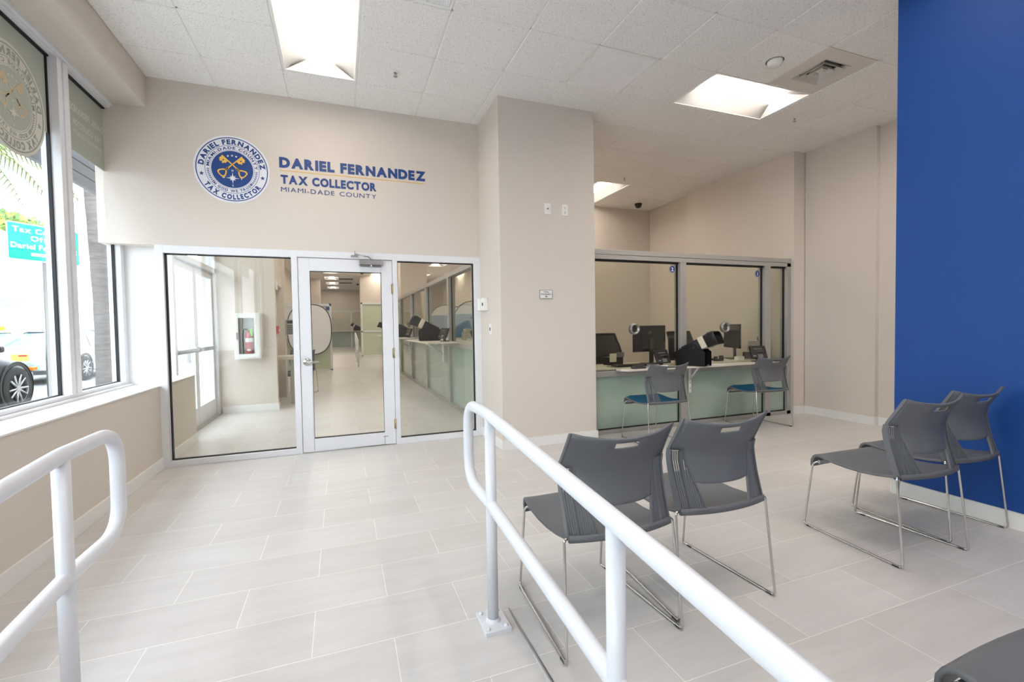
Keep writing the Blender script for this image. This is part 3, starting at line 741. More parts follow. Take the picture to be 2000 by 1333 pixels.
# ------------------------------------------------------------------ stacking chairs
def rod(pts, r=.0055, rf=.022, n=9): return MB().tube(fillet(pts, rf, 5), r, n)
def seat_z(y, u):
    pr = [(-.30, .447), (-.25, .443), (-.16, .427), (-.05, .422), (.06, .427), (.13, .438), (.17, .443), (.20, .438), (.222, .420), (.234, .392), (.236, .36)]
    return pr
def make_chair(label, group, cushion=False):
    t = thing('stacking_chair', label, 'chair', (0, 0, 0), 0, group)
    prof = [(-.262, .447), (-.22, .438), (-.16, .428), (-.08, .422), (0, .423), (.07, .429), (.13, .438), (.165, .442), (.19, .438), (.208, .425), (.220, .402), (.224, .366)]
    us = [-1, -.96, -.85, -.65, -.4, -.15, .15, .4, .65, .85, .96, 1]; rows = []
    for i, (y, z) in enumerate(prof):
        tt = i/(len(prof)-1); w = .228+.008*math.sin(PI*min(1, tt*1.4))-.016*max(0, tt-.6)/.4
        row = []
        for u in us:
            bul = (1-u*u); yy = y - .035*bul*max(0, 1-tt*3.2) + .018*bul*max(0, (tt-.6)/.4)
            zz = z - .012*bul*max(0, 1-abs(tt-.35)*2.6) + .004*abs(u)**6
            row.append((w*u, yy, zz))
        rows.append(row)
    mb = MB(); mb.grid(rows); mb.build('seat', M['chair'], t, solid=.014)
    if cushion:
        mb = MB(); rr = []
        for i, row in enumerate(rows[:9]):
            rr.append([(p[0]*.93, p[1]+(.02 if i == 0 else 0), p[2]+(.008 if (i in (0, 8) or abs(us[j]) > .9) else .022)) for j, p in enumerate(row)])
        mb.grid(rr); mb.build('seat_cushion', M['cushion'], t, solid=.01)
    # back shell
    def ye(z):
        pr = [(.44, -.25), (.50, -.232), (.56, -.214), (.62, -.199), (.667, -.190), (.71, -.199), (.76, -.228), (.80, -.252), (.85, -.282)]
        for (a, ya), (b, yb_) in zip(pr, pr[1:]):
            if z <= b: return ya+(yb_-ya)*(z-a)/(b-a)
        return pr[-1][1]
    def w(z): return .228+.008*math.exp(-((z-.68)/.08)**2)
    def S(x, z): return Vector((x, ye(z)-.062*(1-(x/w(z))**2), z))
    def iw(z): return .115+(.07)*(min(z, .69)-.46)/.23
    ins = [-1, -.9, -.72, -.5, -.297, -.15, 0, .15, .297, .5, .72, .9, 1]
    zs = [.553, .566, .60, .64, .675, .70]; zu = [.70, .725, .75, .775, .802]
    rows = [[S(iw(z)*u, z + (.008*(abs(u)**4) if k == 0 else 0)) for u in ins] for k, z in enumerate(zs)]
    mb = MB(); mb.grid(rows)
    ext = lambda z, outer: [S(-w(z), z), S(-(w(z)*.6+iw(z)*.4), z)]
    rows = []
    def ztop(x): return .8165+.030*abs(x/.23)**1.9
    for z in zu+[None, None]:
        k = 0 if z is not None else (.5 if len(rows) == 5 else 1)
        row = []
        xs = [-w(.7), -.21]+[.185*u for u in ins]+[.21, w(.7)]
        for x in xs:
            zz = z if z is not None else .802+(ztop(x)-.802)*k
            sx = x*(w(zz)/w(.7)) if abs(x) > .2 else x
            row.append(S(max(-w(zz), min(w(zz), sx)), zz))
        rows.append(row)
    hole = lambda i, j: i == 3 and 6 <= j <= 9
    mb.grid(rows, skip=hole)
    sh = mb.build('back_shell', M['chair'], t, solid=.008)
    # side panels: outer rail, slanted rail, spar and ribs down to the seat
    for s in (-1, 1):
        mb = MB()
        def strip(p, q, wd, dp, n=8, mi=0):
            rows = []
            for k in range(n+1):
                u = k/n; x = p[0]+(q[0]-p[0])*u; z = p[1]+(q[1]-p[1])*u; c = S(s*min(x, w(z)), z)
                rows.append([c+Vector((-wd/2, -dp/2, 0)), c+Vector((wd/2, -dp/2, 0)), c+Vector((wd/2, dp/2, 0)), c+Vector((-wd/2, dp/2, 0)), c+Vector((-wd/2, -dp/2, 0))])
            mb.grid(rows, smooth=False, mi=mi)
        strip((.233, .705), (.228, .442), .007, .030)
        strip((.231, ztop(.23)), (.235, .70), .006, .016)
        strip((.185, .700), (.115, .452), .007, .010)
        strip((.233, .700), (.180, .700), .006, .010, 4)
        strip((.222, .457), (.115, .455), .020, .012, 6)
        strip((.190, .697), (.178, .455), .011, .009)
        mb.build('side_frame', M['chair'], t)
        mb = MB()
        for k in range(13):
            xb = .222-.0078*(k+.5); xt = xb+.012
            if abs(xb-.178) < .006: continue
            # stop where the rib meets the slanted rail
            lo, hi = .46, .695
            z = lo
            while z < hi and (xb+(xt-xb)*(z-lo)/(.235)) < w(z) and (xb+(xt-xb)*(z-lo)/.235) > iw(z): z += .01
            z = min(z, hi)
            if z-lo > .02: strip((xb, lo), (xb+(xt-xb)*(z-lo)/.235, z), .0034, .005, 6)
        mb.build('louvre_ribs', M['chair'], t)
    # rear rim under the shell
    rows = []
    for u in [k/12*2-1 for k in range(13)]:
        x = .230*u; y = -.262-.036*(1-u*u); rows.append([(x, y-.006, .436), (x, y+.006, .436), (x, y+.006, .462), (x, y-.006, .462), (x, y-.006, .436)])
    mb = MB(); mb.grid(rows); mb.build('rear_rim', M['chair'], t)
    for s in (-1, 1):
        mb = rod([(s*.12, .175, .405), (s*.207, .19, .405), (s*.214, .215, .385), (s*.222, .262, .0075), (s*.232, .235, .0065), (s*.262, -.298, .0065), (s*.246, -.256, .452), (s*.19, -.243, .440)], .0056, [0, .02, .03, .022, .02, .022, .018, 0])
        mb.build('leg', M['chrome'], t)
        MB().box(s*.232-.006, s*.232+.006, .205, .235, 0, .009).build('glide', M['dgrey'], t); MB().box(s*.2605-.006, s*.2605+.006, -.28, -.25, 0, .009).build('glide', M['dgrey'], t)
    MB().box(-.205, .205, .176, .190, .392, .414).build('crossbar', M['steel'], t); MB().box(-.2, .2, -.245, -.233, .424, .436).build('crossbar', M['steel'], t)
    return t
G = 'grey chairs of the waiting rows'
c0 = make_chair('grey stacking chair behind the white ramp railing, nearest the railing', G)
c0.location = (1.0, 1.75, 0)
dup(c0, (1.550, 1.785, 0), -.02, 'grey stacking chair second from the ramp railing')
dup(c0, (2.855, 1.70, 0), -.03, 'grey stacking chair beside the one by the blue wall')
dup(c0, (3.395, 1.765, 0), -.035, 'grey stacking chair closest to the blue wall')
dup(c0, (1.505, .41, 0), 0, 'nearest grey chair of the rear row, only the front of its seat showing')
dup(c0, (.955, .375, 0), 0, 'grey chair of the rear row beside the nearest one, only its front lip showing')
c1 = make_chair('grey chair with blue seat pad at booth window 2', 'blue padded chairs at the booths', True)
c1.location = (3.115, 4.03, 0); c1.rotation_euler = (0, 0, -.03)
dup(c1, (4.74, 4.17, 0), -.06, 'grey chair with blue seat pad at booth window 1')

# ------------------------------------------------------------------ railings
def railing(X, label, ystart=-1.3, posts=(1.80, .875, -.05, -.98), ykink=1.80, yend=2.15):
    t = thing('handrail', label, 'handrail', (X, ykink, 0), 0, 'white ramp railings')
    zt, zl = .873, .497; sl = 1/12
    P_ = lambda y, z: (0, y-ykink, z-(ykink-y)*sl if y < ykink else z)
    pts = fillet([P_(ystart, zt), P_(ykink, zt), P_(yend, zt), P_(yend, zl), P_(ykink, zl), P_(ystart, zl)], [0, .03, .125, .125, .03, 0], 10)
    mb = MB(); mb.tube(pts, .0242, 24); mb.build('rail', M['rail'], t)
    for y in posts:
        zb = ramp_z(y) if y < RY else 0
        mb = MB(); mb.cyl((0, y-ykink, zb), (0, y-ykink, P_(y, zt)[2]-.012), .0225, 24); p = mb.build('post', M['rail'], t)
        mb = MB(); mb.lathe([(.034, 0), (.031, .006), (.023, .016)], 24, (0, y-ykink, zb+.008)); mb.build('weld_collar', M['rail'], p)
        m_ = Matrix.Translation((0, y-ykink, zb)) @ Matrix.Rotation(math.atan(sl) if y < RY-.2 else .0, 4, 'X')
        mb = MB(); mb.box(-.055, .055, -.075, .075, -.006, .011, m=m_); mb.build('base_plate', M['rail'], p, bevel=.0015)
        for sx in (-1, 1):
            for sy in (-1, 1):
                mb = MB(); q = m_ @ Vector((sx*.038, sy*.055, .011)); mb.lathe([(0, .009), (.005, .009), (.0095, .004), (.0095, 0)], 10, q); mb.build('bolt', M['rail'], p)
    return t
railing(.571, 'white tube ramp railing in front of the waiting chairs')
railing(-.80, 'white tube ramp railing by the street window', posts=(1.755, .83, -.09, -1.0), ykink=1.755, yend=2.12)

# ------------------------------------------------------------------ booth equipment
def vision_tester(label, loc, rz, group='black eye test machines on the counters', sc=None):
    t = thing('vision_tester', label, 'eye tester', loc, rz, group)
    # local: head points to +x; stand box open to the front (+x)
    w = .10; th = .006
    side = [(-.19, 0), (.13, 0), (.13, .17), (.05, .23), (-.02, .275), (-.27, .145)]
    mb = MB()
    for y in (-w, w-th): mb.prism(side, 'y', y, y+th)
    mb.box(-.19, .13, -w, w, 0, .006); mb.add([(-.19, -w, 0), (-.19, w, 0), (-.27, w, .145), (-.27, -w, .145)], [(0, 1, 2, 3)]); mb.add([(-.27, -w, .145), (-.27, w, .145), (-.02, w, .275), (-.02, -w, .275)], [(0, 1, 2, 3)])
    mb.build('stand', M['satin'], t)
    R = Matrix.Translation((.02, 0, .232)) @ Matrix.Rotation(-math.radians(27), 4, 'Y')
    mb = MB(); mb.box(-.20, .06, -w+.012, w-.012, -.055, .075, m=R); mb.build('body', M['black'], t, bevel=.008)
    mb = MB(); mb.box(.055, .125, -w-.004, w+.004, -.062, .082, m=R); mb.build('collar', M['beige'], t, bevel=.01)
    mb = MB(); rows = []
    for x, sy, z0, z1 in ((.12, .088, -.055, .075), (.16, .088, -.052, .08), (.20, .095, -.06, .088), (.25, .105, -.075, .075), (.262, .105, -.078, .06)):
        pr = [(-1, z0), (-1, z1-.02), (-.85, z1), (.85, z1), (1, z1-.02), (1, z0), (.8, z0-.012), (-.8, z0-.012), (-1, z0)]
        rows.append([R @ Vector((x, sy*u, z)) for u, z in pr])
    mb.grid(rows); mb.build('hood', M['black'], t, solid=.006)
    mb = MB(); mb.box(.13, .135, -.08, .08, -.05, .07, m=R)
    for s in (-1, 1): mb.cyl(R @ Vector((.13, s*.035, .02)), R @ Vector((.17, s*.035, .02)), .02, 14)
    mb.build('eyepiece', M['screen'], t)
    mb = MB(); mb.cyl((0, -w-.004, .22), (0, -w, .22), .004, 8); mb.box(.128, .132, -.03, .03, .008, .016); mb.build('fittings', M['steel'], t)
    if sc: t.scale = (sc,)*3
    return t
v0 = vision_tester('black eye test machine with beige collar on the booth shelf', (4.0, 4.34, .738), -1.15, sc=1.0)
def terminal(label, loc, rz, group='card payment terminals on the counters'):
    t = thing('payment_terminal', label, 'payment terminal', loc, rz, group)   # faces -y
    R = Matrix.Translation((0, 0, .115)) @ Matrix.Rotation(-math.radians(24), 4, 'X')
    mb = MB(); mb.box(-.105, .105, -.012, .016, -.075, .095, m=R); mb.build('body', M['black'], t, bevel=.008)
    mb = MB(); mb.box(-.092, .092, -.0135, -.0115, -.015, .085, m=R); mb.build('screen', M['screen'], t)
    mb = MB(); text_line(mb, 'VERIFONE', -.06, .05, .045, .013, 0, .01, mp=lambda x, z, d: tuple(R @ Vector((x, -.0142, z)))); mb.box(-.03, .07, -.0142, -.0137, .02, .022, m=R); mb.build('screen_text', M['dcream'], t)
    mb = MB()
    for i in range(4):
        for j in range(3): mb.box(-.02+i*.017, -.009+i*.017, -.0155, -.011, -.062+j*.015, -.053+j*.015, m=R)
    mb.box(-.085, -.05, -.0155, -.011, -.05, -.04, m=R); mb.build('keypad', M['dcream'], t)
    mb = MB(); mb.cyl((0, .02, .0), (0, .015, .09), .02, 14); mb.box(-.055, .055, -.03, .07, 0, .012); mb.build('stand', M['dgrey'], t, bevel=.002)
    return t
t1 = terminal('card payment terminal on the shelf at booth window 1', (5.02, 4.37, .738), -.30)
dup(t1, (3.53, 4.39, .738), .12, 'card payment terminal on the shelf at booth window 2')
def monitor(label, loc, rz, w=.52, h=.32, z0=.16, tilt=0):
    t = thing('monitor', label, 'monitor', loc, rz, 'computer monitors in the booths')   # back faces -y
    R = Matrix.Translation((0, 0, z0+h/2)) @ Matrix.Rotation(tilt, 4, 'X')
    mb = MB(); mb.box(-w/2, w/2, 0, .022, -h/2, h/2, m=R); mb.box(-w*.28, w*.28, -.018, 0, -h*.38, h*.2, m=R); mb.build('casing', M['black'], t, bevel=.004)
    mb = MB(); mb.box(-w/2+.008, w/2-.008, .022, .024, -h/2+.015, h/2-.008, m=R); mb.build('screen', M['screen'], t)
    mb = MB(); mb.ring((0, .075), .019, .0225, -.0195, 32)
    q = MB(); text_line(q, 'hp', -.012, .012, .068, .02, -.019, .01); mb.add(q.v, q.f)
    mb.v = [tuple(R @ Vector((v[0], v[1]+.018, v[2]))) for v in mb.v]; mb.build('logo', M['dcream'], t)
    mb = MB(); mb.box(-.03, .03, -.035, -.015, .01, z0+h*.5); mb.box(-.11, .11, -.12, .08, 0, .012); mb.build('stand', M['dgrey'], t, bevel=.003)
    return t
m0 = monitor('black computer monitor turned away behind booth window 2', (3.73, 4.88, .7365), .10, .54, .335, .155)
dup(m0, (5.20, 4.95, .7365), 1.15, 'dark computer monitor seen nearly edge on behind booth window 1')
def office_chair(label, loc, rz):
    t = thing('office_chair', label, 'office chair', loc, rz, 'mesh back office chairs in the booths')   # back faces +y... faces -y
    def pt(u, v): # v 0..1 up the back
        z = .60+v*.51; y = .22+.10*v-.05*math.sin(PI*v); wd = (.21+.03*math.sin(PI*min(1, v*1.2)))
        return Vector((wd*u, y-.05*(1-u*u)*-1, z))
    mb = MB(); mb.grid([[pt(u/6, v/8) for u in range(-6, 7)] for v in range(9)]); mb.build('mesh_back', M['meshback'], t)
    edge = [pt(-1, v/10) for v in range(11)]+[pt(u/6, 1) for u in range(-5, 6)]+[pt(1, 1-v/10) for v in range(11)]+[pt(-u/6, 0) for u in range(-5, 6)]
    mb = MB(); mb.tube(edge, .016, 8, closed=True); mb.tube([pt(-1, .12), pt(0, .15), pt(1, .12)], .02, 8); mb.tube([pt(0, .12), (0, .30, .52), (0, .12, .44)], .022, 8); mb.build('back_frame', M['black'], t)
    mb = MB(); mb.box(-.25, .25, -.24, .24, .43, .50); mb.build('seat', M['black'], t, bevel=.03)
    mb = MB(); mb.cyl((0, 0, .08), (0, 0, .44), .028, 14); mb.build('gas_lift', M['dgrey'], t)
    mb = MB()
    for k in range(5):
        a = 2*PI*k/5; mb.tube([(0, 0, .10), (.28*math.cos(a), .28*math.sin(a), .07)], [.025, .016], 8)
    mb.build('star_base', M['black'], t)
    for k in range(5):
        a = 2*PI*k/5; x, y = .28*math.cos(a), .28*math.sin(a); mb = MB(); mb.cyl((x-.02, y, .03), (x+.02, y, .03), .03, 12); mb.build('caster', M['black'], t)
    for s in (-1, 1):
        mb = MB(); mb.tube(fillet([(s*.22, .02, .45), (s*.29, .02, .48), (s*.29, .02, .64)], .03), .014, 8); mb.box(s*.29-.035, s*.29+.035, -.13, .12, .64, .665); mb.build('armrest', M['black'], t)
    return t
o0 = office_chair('mesh back office chair at the left end of the booth windows', (3.58, 5.36, 0), .15)
dup(o0, (5.17, 5.75, 0), -.1, 'mesh back office chair half hidden by the post between the booth windows')
def desk_item(name, label, cat, m, shapes, bevel=.003):
    mb = MB(); [mb.box(*s) for s in shapes]; return tag(mb.build(name, m, bevel=bevel), label, cat)
t = thing('keyboard', 'black keyboard on the counter behind booth window 2', 'keyboard', (3.30, 4.72, .7365), .05, 'black keyboards in the booths')
mb = MB(); mb.box(-.22, .22, -.065, .065, 0, .018); mb.build('case', M['black'], t, bevel=.004)
mb = MB()
for i in range(14):
    for j in range(5): mb.box(-.208+i*.0297, -.183+i*.0297, -.055+j*.022, -.037+j*.022, .018, .023)
mb.build('keys', M['dgrey'], t)
dup(t, (4.60, 4.90, .7365), .2, 'black keyboard on the counter behind booth window 1')
t = thing('label_printer', 'beige and black label printer beside the monitor at booth window 2', 'printer', (3.20, 4.95, .7365), .15)
mb = MB(); mb.box(-.07, .13, -.07, .09, 0, .10); mb.build('body', M['black'], t, bevel=.006)
mb = MB(); mb.box(-.10, .0, -.09, -.072, .045, .15); mb.build('front_cover', M['beige'], t, bevel=.004)
mb = MB(); mb.box(.01, .13, -.085, -.071, .10, .16); mb.build('label_roll_window', M['steel'], t)
t = thing('card_printer', 'grey card printer with tilted lid behind booth window 1', 'printer', (5.52, 4.84, .7365), 0)
mb = MB(); mb.box(-.13, .13, -.10, .12, 0, .09); mb.build('base', M['dgrey'], t, bevel=.008)
mb = MB(); mb.box(-.1, .12, -.08, .1, .09, .24, m=Matrix.Rotation(.25, 4, 'Y')); mb.build('lid', M['alug'], t, bevel=.01)
mb = MB(); mb.box(.08, .18, -.06, .06, .05, .30); mb.build('feeder', M['black'], t, bevel=.006)
desk_item('tape_dispenser', 'black tape dispenser on the counter behind booth window 1', 'tape dispenser', M['black'], [(4.66, 4.80, 4.72, 4.76, .7365, .765), (4.66, 4.70, 4.72, 4.76, .765, .80), (4.75, 4.80, 4.72, 4.76, .765, .81)], .006)
desk_item('phone_handset', 'dark desk phone lying on the shelf left of the card terminal', 'phone', M['dgrey'], [(3.10, 3.27, 4.34, 4.41, .738, .762), (3.12, 3.25, 4.35, 4.385, .762, .776)], .008)
desk_item('stapler', 'small white stapler on the shelf at booth window 2', 'stapler', M['plastic'], [(3.42, 3.56, 4.295, 4.33, .738, .752), (3.43, 3.54, 4.30, 4.325, .752, .768)], .004)
desk_item('paper_sheet', 'white paper sheet on the shelf beside the eye test machine', 'paper', M['paper'], [(4.20, 4.40, 4.29, 4.43, .738, .7395)], 0)
desk_item('white_scanner', 'small white box on the counter near booth window 1', 'box', M['plastic'], [(4.98, 5.10, 4.66, 4.72, .7365, .79)], .005)
tag(MB().tube(fillet([(3.0, 4.75, .742), (3.0, 4.585, .742), (3.45, 4.585, .742), (3.58, 4.62, .742), (3.60, 4.68, .742)], .08), .004, 6).build('cable', M['black']), 'thin black cable on the counter behind booth window 2', 'cable')

# ------------------------------------------------------------------ lobby beyond the glass
def sbox(name, m, *bs, **k):
    mb = MB(); [mb.box(*b) for b in bs]; return struct(mb.build(name, m, **k))
sbox('wall_lobby_low', M['wall'], (XG-.12, XL, 5.2, 6.05, -.2, .745), (XG-.12, -1.565, 5.2, 8.0, 2.72, CZ+.1))
sbox('trim_3', M['white'], (XG-.12, XL+.008, 5.2, 6.05, .745, .757), bevel=.003)
sbox('wall_lobby_pier', M['wall'], (-1.95, -.945, 7.97, 8.10, 0, CZ+.1), (-1.95, -.96, 9.35, 9.6, 0, CZ+.1), (-1.95, -1.0, 8.10, 9.35, 2.02, CZ+.1), (-1.95, -1.6, 8.1, 9.35, 0, 2.02))
sbox('baseboard_lobby', M['white'], (XL, XL+.014, 5.11, 6.05, 0, .1), (-1.70, -.931, 7.955, 7.97, 0, .1), (-.945, -.931, 7.97, 8.114, 0, .1), bevel=.002)
sbox('wall_lobby_left', M['wall'], (-1.95, -1.8, 9.6, 28.1, 0, CZ+.1))
sbox('wall_lobby_right', M['wall'], (4.75, 4.9, 7.8, 28.1, 0, CZ+.1))
sbox('wall_lobby_back', M['wall'], (-1.95, 4.9, 28.0, 28.15, 0, CZ+.1))
sbox('wall_lobby_pillar', M['wall'], (1.62, 2.36, 13.2, 13.8, 0, CZ+.1), (.82, 2.6, 20.4, 21.0, 0, CZ+.1), (-1.8, -.80, 22.0, 22.4, 0, CZ+.1))
mb = MB(); mb.prism([(16, 0), (19, .25), (28.1, .25), (28.1, -.2), (14.6, -.2), (14.6, 0)], 'x', -1.95, 4.9); struct(mb.build('floor', M['floor']))
LC = lambda x, y, w, h: (x, x+w*P, y, y+h*P)
gxl, gyl = -.62, .4
lob = []
for k in range(4): lob.append((gxl+0*P, gyl+P*(27+4*k)))          # y: 16.87 ... along the corridor
lobby_lights = [LC(gxl, gyl+P*j, 1, 2) for j in (12, 18, 26, 30, 34, 38, 42)]
added_lights = [LC(gxl+P*2, gyl+P*j, 1, 2) for j in (10, 15, 20)]+[LC(gxl, gyl+P*j, 1, 2) for j in (9, 22)]  # extra unseen lights, added to lift the lobby brightness
lobby_lights += [LC(gxl+P*3, gyl+P*j, 1, 2) for j in (27, 31)]
lobby_lights += [LC(gxl+P*6, gyl+P*j, 1, 2) for j in (15, 20, 25, 31)] + [LC(gxl+P*8-.0, gyl+P*j, 1, 2) for j in (17, 23, 29)]
vents = [LC(gxl+P, gyl+P*j, 1, 1) for j in (35, 38)]
ceiling('ceiling', -1.85, 4.8, YA+.14, 28.0, gxl, gyl, lobby_lights+added_lights+vents+[(2.62, 6, 0, 7.62)])
lobs = ['lit ceiling light over the lobby corridor, %s' % w for w in
        ('nearest the glass front, above the door head', 'second from the glass front', 'top one seen through the door', 'second lit one down seen through the door',
         'third lit one down seen through the door', 'fourth lit one down seen through the door', 'farthest one seen through the door')]
lobs += ['lit ceiling light beyond the door beside the farther pillar, nearer one', 'lit ceiling light beyond the door directly over the farther pillar']
lobs += ['lit ceiling light over the staff side of the long counter, %s' % w for w in ('nearest the glass', 'second one back', 'third one back', 'farthest back')]
lobs += ['lit ceiling light near the right lobby wall, %s' % w for w in ('nearest one', 'middle one', 'farthest one')]
lobby_lights += added_lights; lobs += ['lit ceiling light over the lobby corridor beside the long counter, %s' % w for w in ('nearest the glass', 'middle one', 'farthest one')]
lobs += ['lit ceiling light just inside the glass front beside the extinguisher cabinet', 'lit ceiling light above the lobby corridor before the far booths']
for c, lb in zip(lobby_lights, lobs): troffer(c, 'y', lb, 'ceiling lights of the lobby')
for c, lb in zip(vents, ('dark grille in the lobby ceiling beside the lit row, nearer', 'dark grille in the lobby ceiling beside the lit row, farther')):
    h = P/2-.01; t = thing('ceiling_grille', lb, 'ceiling grille', ((c[0]+c[1])/2, (c[2]+c[3])/2, CZ))
    mb = MB()
    for k in range(12): yy = -h+2*h*(k+.5)/12; mb.box(-h, h, yy-.008, yy+.008, -.006, .004)
    mb.build('slats', M['dgrey'], t); MB().box(-h, h, -h, h, .012, .016).build('duct', M['black'], t)
dome_cam(.86, 19.3, 'black dome camera on the lobby ceiling nearer the door'); dome_cam(.86, 24.2, 'black dome camera on the lobby ceiling farther from the door')

# long counter wall
lw = sthing('window_5', (1.628, 5.12, 0), .0125)
Lw = 10.0; my = [(1.98, 2.20), (3.88, 4.10), (5.75, 5.97), (7.65, 7.87), (9.5, 9.72)]
mb = MB()
for z0, z1 in ((0, .055), (.945, 1.01), (2.035, 2.10)): mb.box(0, .11, 0, Lw, z0, z1)
for a, b in my+[(0, .05), (Lw-.05, Lw)]: mb.box(0, .11, a, a+.1 if b-a > .1 else b, 0, 2.05)
mb.build('frame', M['alug'], lw, bevel=.002)
mb = MB()
for a, b in my: mb.box(.045, .065, a-.010, a, .05, 2.04)
mb.build('gasket', M['gasket'], lw)
e = [.05]+[v for a, b in my for v in (a, a+.1)]+[Lw-.05]
for k in range(0, len(e), 2):
    pane('glass', .05, .057, e[k], e[k+1], 1.01, 2.035, M['bglass'], lw); pane('frosted_panel', .04, .047, e[k], e[k+1], .055, .945, M['green'], lw)
t = thing('lobby_counter', 'long pale counter with shelves through the lobby glass partition', 'counter', (1.628, 5.12, 0), .0125)
mb = MB(); mb.box(.11, .65, 0.03, Lw, 1.0, 1.035); mb.build('top', M['laminate'], t, bevel=.002)
for a, b in ((1.35, 3.5), (5.1, 7.2), (8.6, 9.9)):
    mb = MB(); mb.box(-.46, -.002, a, b, 1.012, 1.032); mb.build('shelf', M['laminate'], t, bevel=.002)
    mb = MB(); mb.box(-.010, -.001, (a+b)/2-.06, (a+b)/2+.06, .66, 1.0); mb.tube([(-.005, (a+b)/2, .80), (-.30, (a+b)/2, 1.006)], .015, 4); mb.build('bracket', M['rail'], t)
dup(v0, (1.33, 7.50, 1.033), PI-.05, 'black eye test machine on the lobby counter shelf, largest through the glass')
dup(v0, (1.36, 11.30, 1.033), PI-.05, 'black eye test machine on the lobby counter, cut by the door frame')
dup(v0, (1.33, 14.4, 1.033), PI-.05, 'black eye test machine at the far end of the lobby counter, seen through the door')
dup(v0, (1.95, 6.1, 1.036), .35, 'black eye test machine behind the glass nearest the column')
dup(t1, (1.46, 6.85, 1.033), -PI/2+.35, 'card payment terminal on the lobby counter shelf, nearest')
dup(t1, (1.44, 10.45, 1.033), -PI/2+.35, 'card payment terminal on the lobby counter shelf, farther')
dup(o0, (2.45, 9.1, 0), -1.4, 'mesh back office chair behind the lobby counter')
desk_item('label_printer', 'small beige printer on the lobby counter behind the nearest payment terminal', 'printer', M['beige'], [(1.80, 1.95, 6.90, 7.08, 1.036, 1.17), (1.82, 1.93, 6.92, 7.06, 1.17, 1.22)], .01)
desk_item('desk_calculator', 'white desk calculator on the lobby counter nearest the column', 'calculator', M['plastic'], [(1.78, 1.93, 6.52, 6.72, 1.036, 1.07)], .008)
def oval_backdrop(label, loc, rz, w, h, blue=False, handle=False):
    t = thing('photo_backdrop', label, 'photo backdrop', loc, rz, 'oval photo backdrops')   # faces -y, centre at loc
    def pt(a, s=1):
        ca, sa = math.cos(a), math.sin(a); n = 2.6
        return (s*w/2*math.copysign(abs(ca)**(2/n), ca), s*h/2*math.copysign(abs(sa)**(2/n), sa))
    N = 56; mb = MB(); mb.prism([pt(2*PI*k/N, .985) for k in range(N)], 'y', -.004, .004); mb.build('cloth', M['bdblue'] if blue == 2 else M['bdwhite'], t)
    mb = MB(); mb.tube([(p[0], 0, p[1]) for p in [pt(2*PI*k/N) for k in range(N)]], .014, 8, closed=True); mb.build('rim', M['black'], t)
    if blue:
        mb = MB(); mb.box(-w*.47, w*.47, -.012, -.005, -h*.42, h*.30); mb.build('blue_cloth', M['bdblue'], t)  # blue reflection painted as a flat panel before the white cloth
    if handle:
        mb = MB(); mb.tube([(0, -.01, h/2), (0, -.02, h/2-.2)], .01, 6); mb.build('hanging_clip', M['beige'], t)
        for q in (-1, 1): MB().tube([(q*w*.3, .03, -loc[2]), (q*w*.3, .03, h*.2)], .012, 8).build('stand_leg', M['dgrey'], t)
        MB().box(-w*.32, w*.32, -.15, .2, -loc[2], -loc[2]+.02).build('stand_foot', M['dgrey'], t)
    return t
oval_backdrop('white oval photo backdrop with black rim hung on the far lobby booth', (-.86, 14.85, 1.25), 0, 1.20, 1.50)
oval_backdrop('white and blue oval backdrop behind the glass pane nearest the column', (2.95, 10.2, 1.10), 0, 1.15, 1.50, True, True)
oval_backdrop('white and blue oval backdrop behind the third pane of the long counter', (3.05, 13.65, 1.15), 0, 1.15, 1.55, True, True)
# far booths
def booth(name, x0, x1, y, z0, zt, split, up, lo, mull=()):
    t = sthing(name, (0, y, z0)); h = zt; mb = MB()
    for a, b in ((x0, x0+.06), (x1-.06, x1))+tuple((m-.03, m+.03) for m in mull): mb.box(a, b, 0, .1, 0, h)
    for a, b in ((0, .04), (h-.07, h), (split-.03, split+.02)): mb.box(x0, x1, 0, .1, a, b)
    mb.build('frame', M['alu'], t, bevel=.002)
    pane('upper_panel', x0+.06, x1-.06, .04, .055, split+.02, h-.07, up, t); pane('lower_panel', x0+.06, x1-.06, .03, .045, .04, split-.03, lo, t); return t
booth('window_6', -1.8, -.25, 15.0, .0, 2.03, 1.02, M['bdwhite'], M['pgreen'])
booth('window_7', .74, 1.55, 18.4, .2, 2.06, .95, M['pgreen'], M['pgreen'])
booth('window_8', -1.3, 1.3, 26.0, .25, 2.0, .9, M['bglass'], M['green'], (.55,))
tag(MB().box(-1.29, 1.29, 25.75, 26.4, 1.13, 1.16).build('far_booth_counter', M['laminate']), 'pale counter of the farthest booth seen through the door', 'counter')
dup(v0, (.80, 25.9, 1.162), PI-.2, 'black eye test machine on the farthest booth counter')
tag(MB().box(-.40, -.30, 14.985, 14.998, 1.84, 1.93).build('blue_sticker', M['navy']), 'small blue sticker on the far booth beside the oval backdrop', 'sticker')
# railing beside the far ramp
t = thing('lobby_handrail', 'white handrail far inside the lobby seen through the door', 'handrail', (.52, 15.7, 0))
mb = MB(); mb.tube(fillet([(0, 0, .88), (0, 2.6, 1.10), (0, 2.75, 1.10), (0, 2.75, .75), (0, 2.6, .74), (0, 0, .50), (0, -.15, .5), (0, -.15, .88), (0, 0, .88)], .08), .022, 10); mb.build('rail', M['rail'], t)
for y in (0, 1.25, 2.5):
    mb = MB(); mb.cyl((0, y, max(0, (y-.3)*.083)), (0, y, .88+.085*y), .021, 10); mb.build('post', M['rail'], t)
